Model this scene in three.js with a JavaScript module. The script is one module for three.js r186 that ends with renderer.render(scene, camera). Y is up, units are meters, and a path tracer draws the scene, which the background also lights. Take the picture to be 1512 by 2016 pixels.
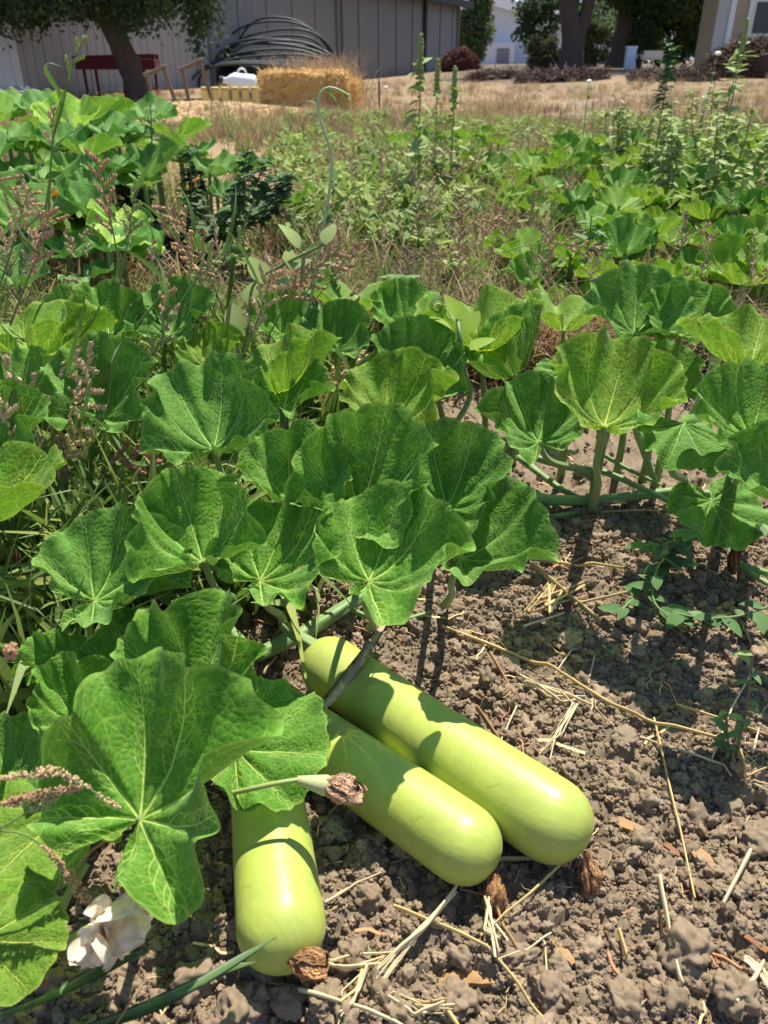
import * as THREE from 'three';
import { mergeGeometries, mergeVertices } from 'three/addons/utils/BufferGeometryUtils.js';
import { ImprovedNoise } from 'three/addons/math/ImprovedNoise.js';

// ---------------------------------------------------------------- camera, sky, sun, exposure
const scene = new THREE.Scene();
const FOV = 66, PITCH = 29.8 * Math.PI / 180, EYE = 0.65;
const camera = new THREE.PerspectiveCamera(FOV, 0.75, 0.02, 600);
camera.position.set(0, EYE, 0);
camera.rotation.set(-PITCH, 0, 0);
camera.focus = 0.95;
camera.userData.fStop = 11;
scene.add(camera);

const SUN = new THREE.Vector3(0.17, 0.9, -0.40).normalize();
function skyTexture() {
  const w = 256, h = 128, d = new Float32Array(w * h * 4);
  for (let j = 0; j < h; j++) for (let i = 0; i < w; i++) {
    const el = ((j + 0.5) / h - 0.5) * Math.PI, t = Math.max(0, Math.sin(el));
    const k = Math.pow(1 - t, 3.0), o = (j * w + i) * 4;
    if (el >= 0) {
      d[o] = 0.10 + 0.36 * k; d[o + 1] = 0.185 + 0.32 * k; d[o + 2] = 0.36 + 0.24 * k;
    } else { d[o] = 0.20; d[o + 1] = 0.17; d[o + 2] = 0.12; }
    d[o + 3] = 1;
  }
  const t = new THREE.DataTexture(d, w, h, THREE.RGBAFormat, THREE.FloatType);
  t.mapping = THREE.EquirectangularReflectionMapping; t.magFilter = THREE.LinearFilter; t.minFilter = THREE.LinearFilter;
  t.needsUpdate = true;
  return t;
}
scene.background = skyTexture();
scene.environment = scene.background;
const sun = new THREE.DirectionalLight(new THREE.Color(1, 0.95, 0.86), 5.0);
sun.position.copy(SUN).multiplyScalar(60);
sun.castShadow = true;
sun.shadow.mapSize.set(4096, 4096);
Object.assign(sun.shadow.camera, { left: -30, right: 30, top: 40, bottom: -40, near: 1, far: 160 });
scene.add(sun); scene.add(sun.target);
const renderer = new THREE.WebGLRenderer({ antialias: true });
renderer.shadowMap.enabled = true;
renderer.toneMapping = THREE.LinearToneMapping;
renderer.toneMappingExposure = 1.72;

// ---------------------------------------------------------------- helpers
const V = (x, y, z) => new THREE.Vector3(x, y, z);
function rng(seed) {
  let a = (seed * 2654435761) >>> 0;
  return () => { a = (a + 0x6D2B79F5) >>> 0; let t = a; t = Math.imul(t ^ (t >>> 15), t | 1); t ^= t + Math.imul(t ^ (t >>> 7), t | 61); return ((t ^ (t >>> 14)) >>> 0) / 4294967296; };
}
const IN = new ImprovedNoise();
const noise = (x, y, z = 0) => IN.noise(x + 31.7, y + 17.3, z + 5.1);
const fbm = (x, y, z = 0, o = 4) => { let s = 0, a = 0.5; for (let i = 0; i < o; i++) { s += a * noise(x, y, z); x *= 2.03; y *= 2.03; z *= 2.03; a *= 0.5; } return s; };
const clamp = (v, a = 0, b = 1) => Math.min(b, Math.max(a, v));
const sstep = (a, b, x) => { const t = clamp((x - a) / (b - a)); return t * t * (3 - 2 * t); };
const lerp = (a, b, t) => a + (b - a) * t;
const DEG = Math.PI / 180;
const FPX = 1008 / Math.tan(FOV / 2 * DEG);
const CP = Math.cos(PITCH), SP = Math.sin(PITCH);
function ray(px, py) {
  const u = (px - 756) / FPX, v = (1008 - py) / FPX;
  return V(u, v * CP - SP, -(v * SP + CP));
}
const atH = (px, py, h) => { const r = ray(px, py); const t = (h - EYE) / r.y; return V(r.x * t, h, r.z * t); };
const atD = (px, py, D) => { const r = ray(px, py); const t = D / -r.z; return V(r.x * t, EYE + r.y * t, r.z * t); };
const col = (r, g, b) => new THREE.Color().setRGB(r, g, b);
const srgb = (r, g, b) => new THREE.Color(`rgb(${r},${g},${b})`);
const used = {};
function numbered(n) { const k = used[n] = (used[n] ?? -1) + 1; return k ? `${n}_${String(k).padStart(3, '0')}` : n; }
function shadows(o) { o.castShadow = true; o.receiveShadow = true; return o; }
function tag(o, label, category, group, kind) {
  o.userData = {};
  if (label) o.userData.label = label;
  if (category) o.userData.category = category;
  if (group) o.userData.group = group;
  if (kind) o.userData.kind = kind;
  return o;
}
function thing(name, label, category, p = V(0, 0, 0), group) {
  const o = new THREE.Group(); o.name = numbered(name); o.position.copy(p); scene.add(o);
  return tag(o, label, category, group);
}
function part(name, geo, mat, parent) { const m = shadows(new THREE.Mesh(geo, mat)); m.name = name; parent.add(m); return m; }
function solo(name, geo, mat, label, category, group, p) { const m = shadows(new THREE.Mesh(geo, mat)); m.name = numbered(name); if (p) m.position.copy(p); scene.add(m); return tag(m, label, category, group); }
function structure(name, geo, mat) { const m = shadows(new THREE.Mesh(geo, mat)); m.name = name; m.userData.kind = 'structure'; scene.add(m); return m; }
function stuffInst(name, geo, mat, mats, label, category, colors, parent = scene) {
  const m = new THREE.InstancedMesh(geo, mat, mats.length); shadows(m);
  mats.forEach((x, i) => m.setMatrixAt(i, x));
  if (colors) colors.forEach((c, i) => m.setColorAt(i, c));
  m.name = parent === scene ? numbered(name) : name; m.userData = { kind: 'stuff' };
  if (label) m.userData.label = label;
  if (category) m.userData.category = category;
  parent.add(m); return m;
}
const std = (c, rough = 0.85, o = {}) => new THREE.MeshStandardMaterial({ color: c, roughness: rough, ...o });
const phys = (c, rough = 0.85, o = {}) => new THREE.MeshPhysicalMaterial({ color: c, roughness: rough, ...o });
const leafy = (c, tr = 0.4, o = {}) => new THREE.MeshPhysicalMaterial({ color: c, roughness: 0.92, transmission: tr, thickness: 0, side: THREE.DoubleSide, specularIntensity: 0.5, ...o });
function geoOf(pos, idx, uv, colr) {
  const g = new THREE.BufferGeometry();
  g.setAttribute('position', new THREE.Float32BufferAttribute(pos, 3));
  if (uv) g.setAttribute('uv', new THREE.Float32BufferAttribute(uv, 2));
  if (colr) g.setAttribute('color', new THREE.Float32BufferAttribute(colr, 3));
  g.setIndex(idx); g.computeVertexNormals(); return g;
}
// tube through points; radius by function of t; squash flattens the section
function tube(pts, rad, seg = 24, sides = 8, squash = 1, rough = 0, seed = 1, ridge = 0) {
  const c = new THREE.CatmullRomCurve3(pts, false, 'centripetal'), fr = c.computeFrenetFrames(seg, false);
  const pos = [], idx = [], uv = [], L = c.getLength();
  for (let i = 0; i <= seg; i++) {
    const t = i / seg, p = c.getPointAt(t), r = typeof rad === 'function' ? rad(t) : rad, N = fr.normals[i], B = fr.binormals[i];
    for (let k = 0; k <= sides; k++) {
      const a = k / sides * Math.PI * 2, rr = r * (1 + ridge * Math.cos(5 * a) + (rough ? rough * noise(Math.cos(a) * 2 + seed, Math.sin(a) * 2, t * L * 40) : 0));
      const ca = Math.cos(a) * rr, sa = Math.sin(a) * rr * squash;
      pos.push(p.x + N.x * ca + B.x * sa, p.y + N.y * ca + B.y * sa, p.z + N.z * ca + B.z * sa);
      uv.push(k / sides * r * 6.28, t * L);
    }
  }
  const n = sides + 1;
  for (let i = 0; i < seg; i++) for (let k = 0; k < sides; k++) { const a = i * n + k, b = a + 1, d = a + n, e = d + 1; idx.push(a, b, d, b, e, d); }
  for (const [row, flip] of [[0, true], [seg, false]]) {
    const p = c.getPointAt(row / seg), ci = pos.length / 3; pos.push(p.x, p.y, p.z); uv.push(0, 0);
    for (let k = 0; k < sides; k++) { const a = row * n + k, b = a + 1; flip ? idx.push(ci, b, a) : idx.push(ci, a, b); }
  }
  return geoOf(pos, idx, uv);
}
function box(w, h, d, x = 0, y = 0, z = 0, ry = 0, rz = 0, rx = 0) {
  const g = new THREE.BoxGeometry(w, h, d); g.rotateZ(rz); g.rotateX(rx); g.rotateY(ry); g.translate(x, y, z); return g;
}
function rep(t, x, y) { t.wrapS = t.wrapT = THREE.RepeatWrapping; t.repeat.set(x, y); return t; }
function dataTex(w, h, f, srgbSpace) {
  const d = new Uint8Array(w * h * 4);
  for (let j = 0; j < h; j++) for (let i = 0; i < w; i++) {
    const c = f(i / w, j / h), o = (j * w + i) * 4;
    d[o] = clamp(c[0], 0, 1) * 255; d[o + 1] = clamp(c[1], 0, 1) * 255; d[o + 2] = clamp(c[2], 0, 1) * 255; d[o + 3] = 255;
  }
  const t = new THREE.DataTexture(d, w, h); t.magFilter = THREE.LinearFilter; t.minFilter = THREE.LinearFilter; t.wrapS = t.wrapT = THREE.RepeatWrapping;
  if (srgbSpace) t.colorSpace = THREE.SRGBColorSpace;
  t.needsUpdate = true; return t;
}
// seamless noise on the unit square
function tileN(u, v, f, s = 0, oct = 4) { let r = 0, a = 0.5; const R = f / (2 * Math.PI); for (let o = 0; o < oct; o++) { const k = R * (1 << o); r += a * noise(Math.cos(u * 6.28318) * k + s, Math.sin(u * 6.28318) * k + Math.cos(v * 6.28318) * k * 1.3, Math.sin(v * 6.28318) * k * 1.3 + s); a *= 0.5; } return r; }
function hash2(i, j, s = 0) { let h = (Math.imul(i, 374761393) + Math.imul(j, 668265263) + Math.imul(s, 1274126177)) | 0; h = Math.imul(h ^ (h >>> 13), 1274126177); return ((h ^ (h >>> 16)) >>> 0) / 4294967296; }
// distance to nearest and second nearest cell point, id of nearest
function worley(x, y, s = 0) {
  const xi = Math.floor(x), yi = Math.floor(y); let f1 = 9, f2 = 9, id = 0;
  for (let a = -1; a <= 1; a++) for (let b = -1; b <= 1; b++) {
    const cx = xi + a, cy = yi + b, dx = cx + hash2(cx, cy, s) - x, dy = cy + hash2(cx, cy, s + 7) - y, d = dx * dx + dy * dy;
    if (d < f1) { f2 = f1; f1 = d; id = hash2(cx, cy, s + 13); } else if (d < f2) f2 = d;
  }
  return [Math.sqrt(f1), Math.sqrt(f2), id];
}

// ---------------------------------------------------------------- the ground
const smoothSeg = (a, b, p) => { const ab = b.clone().sub(a), t = clamp(p.clone().sub(a).dot(ab) / ab.lengthSq()); return p.distanceTo(a.clone().addScaledVector(ab, t)); };
function terrain(x, z) {   // large forms only
  let y = 0;
  y += 0.42 * sstep(10, 34, -z) * sstep(-1, 7, x);                       // rises to the house on the right
  y -= 1.35 * Math.exp(-(((x + 7.6) / 2.0) ** 2 + ((z + 16.0) / 2.2) ** 2));      // sunken drive where the car stands
  y += 0.05 * noise(x * 0.25, z * 0.25, 3) * sstep(2, 6, -z);
  y += 0.16 * Math.exp(-(((x + 2.4) / 1.6) ** 2 + ((z + 11.6) / 1.6) ** 2));     // straw strewn hump in front of the bales
  return y;
}
function soilDetail(x, z) {
  const r = Math.hypot(x - 0.15, z + 0.8), f = 1 - sstep(1.0, 3.2, r);
  let y = 0.014 * noise(x * 5, z * 5, 1) + 0.008 * noise(x * 13, z * 13, 2);
  if (f > 0) {
    const smooth = sstep(-0.05, 0.3, noise(x * 6 + 9, z * 6, 4));
    const cl = (s, amp, seed, share) => { const w = worley(x / s, z / s, seed); if (w[2] > share) return 0; const q = 1 - (w[0] / 0.62) ** 2; return q > 0 ? amp * Math.sqrt(q) * (0.4 + 0.6 * w[2] / share) : 0; };
    let c = cl(0.055, 0.014, 1, 0.35) + cl(0.026, 0.0085, 2, 0.7) + cl(0.0125, 0.0048, 3, 0.9) * (1 - 0.5 * smooth) + cl(0.0065, 0.0022, 4, 1);
    y += f * c;
    if (f > 0.1) y += 0.0012 * noise(x * 260, z * 260, 6);
  }
  return y;
}
const groundY = (x, z) => terrain(x, z) + soilDetail(x, z) - 0.012;
function axis(a, b, step, lo, hi, g) {
  const r = []; for (let x = a; x <= b; x += step) r.push(x);
  let s = step, x = r[r.length - 1]; while (x < hi) { s *= g; x += s; r.push(x); }
  s = step; x = r[0]; while (x > lo) { s *= g; x -= s; r.unshift(x); }
  return r;
}
const soilGrain = dataTex(512, 512, (u, v) => { const n = tileN(u, v, 60, 3, 3) * 0.5 + tileN(u, v, 9, 8, 3) * 0.35; const k = 0.80 + 0.45 * n; return [k, k, k]; }, false);
rep(soilGrain, 1, 1);
{
  const xs = axis(-0.42, 0.72, 0.0034, -300, 300, 1.11), zs = axis(-1.28, -0.28, 0.0034, -420, 60, 1.11);
  const pos = [], uv = [], cl = [], idx = [], nx = xs.length;
  const soil = [0.235, 0.172, 0.108], straw = [0.50, 0.34, 0.18], dry = [0.30, 0.20, 0.105], dark = [0.075, 0.05, 0.035];
  for (const z of zs) for (const x of xs) {
    pos.push(x, groundY(x, z), z); uv.push(x / 0.31, z / 0.31);
    const n1 = fbm(x * 0.9, z * 0.9, 2), n2 = fbm(x * 7, z * 7, 9, 3), n3 = fbm(x * 45, z * 45, 4, 2), D = -z;
    let k = 1 + 0.22 * n2 + 0.35 * n3, c = soil.map((q) => q * k);
    const toStraw = sstep(1.7, 3.0, D + 0.9 * n1 - 0.25 * x) * (1 - 0.75 * sstep(0.2, 1.6, x - 0.12 * D + 0.9 * n1));
    c = c.map((q, i) => lerp(q, straw[i] * (0.75 + 0.5 * n2 + 0.4 * n1), toStraw));
    const far = sstep(14, 22, D);
    c = c.map((q, i) => lerp(q, dry[i] * (0.95 + 0.8 * n1), far * 0.85));
    const mulch = sstep(24, 28, D + 3 * n1) * (1 - sstep(60, 80, D)) * sstep(1, 4, x + 3 * n1);
    c = c.map((q, i) => lerp(q, dark[i] * (1 + n1), mulch * 0.7));
    cl.push(...c.map((q) => Math.max(0.01, q)));
  }
  for (let j = 0; j < zs.length - 1; j++) for (let i = 0; i < nx - 1; i++) { const a = j * nx + i, b = a + 1, d = a + nx, e = d + 1; idx.push(a, d, b, b, d, e); }
  structure('ground', geoOf(pos, idx, uv, cl), std(0xffffff, 0.97, { vertexColors: true, map: soilGrain, bumpMap: soilGrain, bumpScale: 0.0012 }));
  // geoOf normal direction: rows run towards +z
}

// ---------------------------------------------------------------- leaf shape and leaf texture
const VEINS = [0, 37, -37, 76, -76, 116, -116, 150, -150].map((d) => d * DEG);
const GAP = 17 * DEG;
function outline(th) {
  let r = 0.72 + 0.235 * Math.cos(th);
  for (let i = 0; i < 7; i++) { const d = th - VEINS[i]; r += (i === 0 ? 0.045 : 0.03) * Math.exp(-((d / 0.26) ** 2)); }
  const e = (Math.PI - GAP - Math.abs(th)) / 0.55;
  if (e < 1) r *= 0.5 + 0.5 * Math.sqrt(clamp(e));
  return r;
}
function leafTextures(N, seed, retic, veinRGB, bladeRGB, palette = 1) {
  const cv = document.createElement('canvas'); cv.width = cv.height = N; const c = cv.getContext('2d');
  c.fillStyle = '#000'; c.fillRect(0, 0, N, N); c.lineCap = 'round'; c.lineJoin = 'round';
  const S = 0.47 * N, R = rng(seed), P = (th, r) => [N / 2 + Math.sin(th) * r * S, N / 2 - Math.cos(th) * r * S];
  function vein(p, w0, w1, lum) { for (let i = 0; i < p.length - 1; i++) { const t = i / (p.length - 1); c.strokeStyle = `rgba(255,255,255,${lum})`; c.lineWidth = lerp(w0, w1, t) * N / 1024; c.beginPath(); c.moveTo(...p[i]); c.lineTo(...p[i + 1]); c.stroke(); } }
  const curve = (th, a, r0, r1, n = 18) => { const o = []; for (let i = 0; i <= n; i++) { const t = i / n; o.push(P(th + a * Math.sin(t * 2.4), lerp(r0, r1, t))); } return o; };
  // fine third-order branches first, then the main ones over them
  VEINS.forEach((th, k) => {
    const len = outline(th) * 0.97, bend = (R() - 0.5) * 0.1, main = curve(th, bend, 0, len);
    for (let b = 1; b < 6; b++) for (const s of [-1, 1]) {
      const f = 0.16 + b * 0.145 + (s > 0 ? 0.06 : 0), at = main[Math.round(f * 18)]; if (!at) continue;
      const dir = Math.atan2(at[0] - N / 2, -(at[1] - N / 2)) + s * 0.78, L = (k === 0 ? 0.33 : 0.27) * (1.05 - 0.55 * f) * S * (0.8 + 0.4 * R());
      const p = []; for (let i = 0; i <= 10; i++) { const t = i / 10, a = dir - s * 0.55 * t; p.push([at[0] + Math.sin(a) * L * t, at[1] - Math.cos(a) * L * t]); }
      vein(p, 4.2, 1.3, 0.75);
      for (const q of [3, 5, 7]) for (const s2 of [-1, 1]) {
        const a0 = dir - s * 0.4 + s2 * 0.95, l2 = L * 0.34 * (0.7 + 0.6 * R()), o = [];
        for (let i = 0; i <= 5; i++) { const t = i / 5; o.push([p[q][0] + Math.sin(a0 - s2 * 0.4 * t) * l2 * t, p[q][1] - Math.cos(a0 - s2 * 0.4 * t) * l2 * t]); }
        vein(o, 2.2, 1, 0.5);
      }
    }
    vein(main, k < 7 ? 10 : 6, 2.4, 1);
  });
  const im = c.getImageData(0, 0, N, N).data, dc = new Uint8Array(N * N * 4), db = new Uint8Array(N * N * 4);
  for (let j = 0; j < N; j++) for (let i = 0; i < N; i++) {
    const o = (j * N + i) * 4, jj = N - 1 - j, src = (jj * N + i) * 4, v = im[src] / 255;      // data textures start at the bottom row
    const x = i / N, y = j / N, dx = 0.02 * noise(x * 9, y * 9, seed), w = worley((x + dx) * 42, (y - dx) * 42, seed), w2 = worley(x * 17 + dx * 20, y * 17, seed + 3);
    const e1 = clamp(1 - (w[1] - w[0]) / 0.16), e2 = clamp(1 - (w2[1] - w2[0]) / 0.10);
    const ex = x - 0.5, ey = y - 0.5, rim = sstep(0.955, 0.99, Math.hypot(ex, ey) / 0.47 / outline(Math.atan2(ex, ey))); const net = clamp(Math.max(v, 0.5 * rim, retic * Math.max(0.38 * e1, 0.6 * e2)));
    const n = 1 + palette * (0.22 * fbm(x * 7, y * 7, seed, 3) + 0.16 * noise(x * 90, y * 90, seed));
    const pat = sstep(0.28, 0.5, fbm(x * 5 + seed, y * 5, 21, 3)) * 0.5; const sp = pat * 0.5 + (noise(x * 130, y * 130, 7) > 0.62 && palette > 0 ? 0.25 : 0);
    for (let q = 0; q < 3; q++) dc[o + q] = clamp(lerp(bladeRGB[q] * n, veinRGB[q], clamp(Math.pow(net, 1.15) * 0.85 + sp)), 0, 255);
    dc[o + 3] = 255;
    const quilt = clamp((w[1] - w[0]) * 1.4) * 0.35 + clamp((w2[1] - w2[0]) * 1.2) * 0.45, hgt = clamp(0.25 + quilt - 0.35 * v + 0.12 * noise(x * 60, y * 60, 3));
    db[o] = db[o + 1] = db[o + 2] = hgt * 255; db[o + 3] = 255;
  }
  const mk = (d, s) => { const t = new THREE.DataTexture(d, N, N); t.magFilter = THREE.LinearFilter; t.minFilter = THREE.LinearFilter; if (s) t.colorSpace = THREE.SRGBColorSpace; t.needsUpdate = true; return t; };
  return [mk(dc, true), mk(db, false)];
}
// R radius, cup = how steeply the blade rises from the stalk (deg), ruf = waviness of the rim
function leafGeo({ R = 0.12, cup = 30, ruf = 26, seed = 1, nA = 132, nR = 18, curl = 20, side = 0, fold = 0, teeth = 1, pleat = 1, base = 5, wide = 1, cupB = null }) {
  const r = rng(seed * 7 + 3), k1 = 3 + Math.floor(r() * 3), k2 = 8 + Math.floor(r() * 4), p1 = r() * 6.28, p2 = r() * 6.28, pc = r() * 6.28, asy = 0.1 * (r() - 0.5);
  const pos = [], uv = [], idx = [], n = nA + 1;
  for (let a = 0; a <= nA; a++) {
    const th = lerp(-(Math.PI - GAP), Math.PI - GAP, a / nA), ro = outline(th) * (1 + asy * Math.sin(th) + 0.05 * noise(th * 1.4, seed, 2));
    const tt = (th * 4.6 + 0.3 * Math.sin(th * 5)) % 1, tooth = teeth * 0.045 * (1 - Math.abs(((tt + 1) % 1) * 2 - 1)) + teeth * 0.03 * noise(th * 7, seed, 8);
    let near = 9, vs = 0; for (let i = 0; i < 9; i++) { const d = Math.abs(th - VEINS[i]); if (d < near) near = d; }
    const valley = Math.exp(-((near / 0.13) ** 2));
    let h = 0, y = 0; const steps = nR;
    for (let q = 0; q <= steps; q++) {
      const u = q / steps;
      if (q > 0) {
        const um = (q - 0.5) / steps;
        const cu = cupB === null ? cup : lerp(cupB, cup, sstep(-0.75, 0.55, Math.cos(th))); let al = base + (cu - base) * Math.pow(um, 0.55) - curl * Math.pow(um, 4) * (0.6 + 0.4 * Math.sin(2 * th + pc));
        al += ruf * (0.72 * um * Math.sin(k1 * th + p1 + 0.6 * Math.sin(2 * th + pc)) + 0.62 * um * um * Math.sin(k2 * th + p2 + 0.8 * Math.sin(3 * th + p1))) + 0.5 * ruf * um ** 4 * Math.sin((k1 + k2 + 3) * th + 2 * p2 + Math.sin(4 * th)) + side * um * Math.sin(th) + fold * Math.abs(Math.sin(th)) * um;
        al *= DEG; const dr = R * ro / steps; h += Math.cos(al) * dr; y += Math.sin(al) * dr;
      }
      const ext = 1 + (q === steps ? tooth : 0), hh = h * ext * wide;
      const yy = y - pleat * R * 0.075 * valley * u * (1.3 - u) * 2 + R * 0.018 * noise(Math.sin(th) * u * 6 + seed, Math.cos(th) * u * 6, 4);
      pos.push(Math.sin(th) * hh, yy, -Math.cos(th) * h * ext);
      const uo = Math.min(1, u * outline(th)); uv.push(0.5 + 0.47 * Math.sin(th) * uo, 0.5 + 0.47 * Math.cos(th) * uo);
    }
  }
  const m = nR + 1;
  for (let a = 0; a < nA; a++) for (let q = 0; q < nR; q++) { const i = a * m + q, j = i + m; idx.push(i, j, i + 1, j, j + 1, i + 1); }
  return geoOf(pos, idx, uv);
}
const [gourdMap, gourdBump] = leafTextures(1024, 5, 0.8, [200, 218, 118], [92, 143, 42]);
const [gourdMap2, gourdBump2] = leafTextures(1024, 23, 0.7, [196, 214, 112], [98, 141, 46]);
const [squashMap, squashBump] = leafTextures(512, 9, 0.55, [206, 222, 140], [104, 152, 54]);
const leafMat = (map, bump, tint, tr = 0.5) => new THREE.MeshPhysicalMaterial({ map, color: tint, bumpMap: bump, bumpScale: 0.0011, roughness: 0.72, transmission: tr, thickness: 0, side: THREE.DoubleSide, specularIntensity: 0.3  });
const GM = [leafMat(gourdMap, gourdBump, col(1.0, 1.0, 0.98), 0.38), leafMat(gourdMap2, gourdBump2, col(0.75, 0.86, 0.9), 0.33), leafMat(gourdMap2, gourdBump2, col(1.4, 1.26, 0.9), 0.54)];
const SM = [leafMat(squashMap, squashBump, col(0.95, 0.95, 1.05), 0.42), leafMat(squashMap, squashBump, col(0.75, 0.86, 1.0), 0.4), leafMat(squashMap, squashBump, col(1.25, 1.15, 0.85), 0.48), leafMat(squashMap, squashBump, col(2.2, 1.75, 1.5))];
const stalkTex = dataTex(64, 256, (u, v) => { const n = 0.86 + 0.25 * tileN(u, v, 6, 4, 3) + 0.10 * Math.sin(u * 6.28 * 7); return [n, n, n]; }, false);
const stalkMat = phys(col(0.19, 0.30, 0.085), 0.6, { map: rep(stalkTex, 20, 8), sheen: 0.4, sheenColor: col(0.8, 0.9, 0.7) });
const stalkYellow = phys(col(0.30, 0.38, 0.10), 0.6, { map: stalkTex, sheen: 0.4, sheenColor: col(0.8, 0.9, 0.7) });
const UP = V(0, 1, 0);
function leafTurn(lean, tip) {
  const n = V(lean[0], 1, lean[1] * (lean[1] > 0 ? 0.42 : 0.9)).normalize(), q = new THREE.Quaternion().setFromUnitVectors(UP, n);
  return q.multiply(new THREE.Quaternion().setFromAxisAngle(UP, -tip * DEG));
}
// a stalk from the blade's base down to a point of the vine
function petiole(J, q, foot, r = 0.0045) {
  const n = UP.clone().applyQuaternion(q), d = J.distanceTo(foot), back = foot.clone().sub(J).normalize().multiplyScalar(0.8).addScaledVector(n, -0.45).normalize();
  return tube([J.clone().addScaledVector(n, -0.001), J.clone().addScaledVector(back, d * 0.25), J.clone().lerp(foot, 0.62).add(V(0.004, -0.006, 0)), foot], (t) => r * (0.75 + 0.45 * t) * (1 + 0.25 * Math.pow(t, 8)), 16, 20, 1, 0.1, 1, 0.09);
}
// blades stand up steeply on the tip side and lie flatter on the stalk side
function shape(o) {
  const cup = o.cup ?? 30, away = (o.lean?.[1] ?? 0) < 0, ruf = (o.ruf ?? 24) * 1.25;
  if (cup <= 14) return { R: o.R * 0.8, ruf };
  if (away) return { R: o.R * 0.84, cup: 18 + cup * 0.85, ruf };
  return { R: o.R * 0.78, cup: 46 + cup * 0.45, cupB: o.cupB ?? cup * 0.75, ruf };
}
function addLeaf(vine, o) {
  const J = (o.D ? atD(o.j[0], o.j[1], o.D) : atH(o.j[0], o.j[1], o.j[2])), q = leafTurn(o.lean || [0, 0], o.tip || 0);
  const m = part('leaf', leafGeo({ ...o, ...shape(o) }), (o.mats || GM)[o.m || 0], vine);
  m.position.copy(J).sub(vine.position); m.quaternion.copy(q);
  if (o.label) m.userData.label = o.label;
  const f = o.foot ? (o.foot.isVector3 ? o.foot : atH(...o.foot)) : V(J.x + (o.drift?.[0] || 0.02), groundY(J.x, J.z), J.z + (o.drift?.[1] || -0.03));
  const g = petiole(J, q, f, o.pr); g.translate(-vine.position.x, -vine.position.y, -vine.position.z); m.updateMatrix(); g.applyMatrix4(m.matrix.clone().invert());
  part('petiole', g, o.pm || stalkMat, m);
  return m;
}
function stem(vine, pts, r = 0.006, m = stalkMat, name = 'stem') {
  const P = pts.map((p) => (p.isVector3 ? p.clone() : atH(...p)).sub(vine.position)); return part(name, tube(P, (t) => r * (1.1 - 0.35 * t), Math.max(16, pts.length * 12), 20, 1, 0.2, 3, 0.09), m, vine);
}

// ---------------------------------------------------------------- the near gourd vines
const foot0 = atH(505, 1290, 0.01);
const vineA = thing('gourd_vine', 'nearest gourd vine, its broad leaves overhanging the front gourd at lower left', 'vine', V(foot0.x, 0, foot0.z), 'gourd vines of the near row');
const ftA = atH(330, 1480, 0.0);
const frontLeaves = [
  { j: [276, 1612, 0.17], R: 0.1648, lean: [-0.10, 0.6], tip: 34, cup: 30, cupB: 14, ruf: 26, curl: 26, seed: 11, m: 0, label: 'largest leaf, its lower lobe sprinkled with tiny dry seeds', nA: 150, nR: 24 },
  { j: [120, 1590, 0.11], R: 0.115, lean: [-0.1, 0.05], tip: 200, cup: 8, ruf: 14, curl: 10, seed: 21, m: 2 },
  { j: [-40, 1850, 0.12], R: 0.075, lean: [0.1, 0.1], tip: 90, cup: 8, ruf: 14, seed: 31, m: 2 },
  { j: [10, 1560, 0.10], R: 0.095, lean: [0.0, 0.5], tip: 20, cup: 25, ruf: 18, seed: 41, m: 1 },
  { j: [462, 1475, 0.11], R: 0.112, lean: [0.15, 0.45], tip: 52, cup: 10, ruf: 18, curl: 30, seed: 52, m: 0 },
  { j: [372, 1392, 0.17], R: 0.135, lean: [-0.15, 0.75], tip: 30, cup: 30, ruf: 24, curl: 10, seed: 61, m: 0 },
  { j: [268, 1352, 0.13], R: 0.10, lean: [0.05, 0.75], tip: 10, cup: 30, ruf: 18, seed: 71, m: 1 },
  { j: [150, 1420, 0.13], R: 0.085, lean: [0.1, 0.35], tip: -10, cup: 62, ruf: 22, curl: 20, seed: 81, m: 0 },
  { j: [130, 1330, 0.13], R: 0.07, lean: [-0.2, 0.2], tip: -60, cup: 50, ruf: 30, curl: 30, seed: 83, m: 0 },
];
for (const o of frontLeaves) addLeaf(vineA, { ...o, foot: o.foot || atH(330, 1480, 0.0).lerp(atH(o.j[0], o.j[1], 0), 0.35).setY(0) });
stem(vineA, [[505, 1290, 0.012], [400, 1390, 0.015], [330, 1480, 0.012], [190, 1600, 0.012], [60, 1800, 0.01]], 0.0065);

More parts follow.
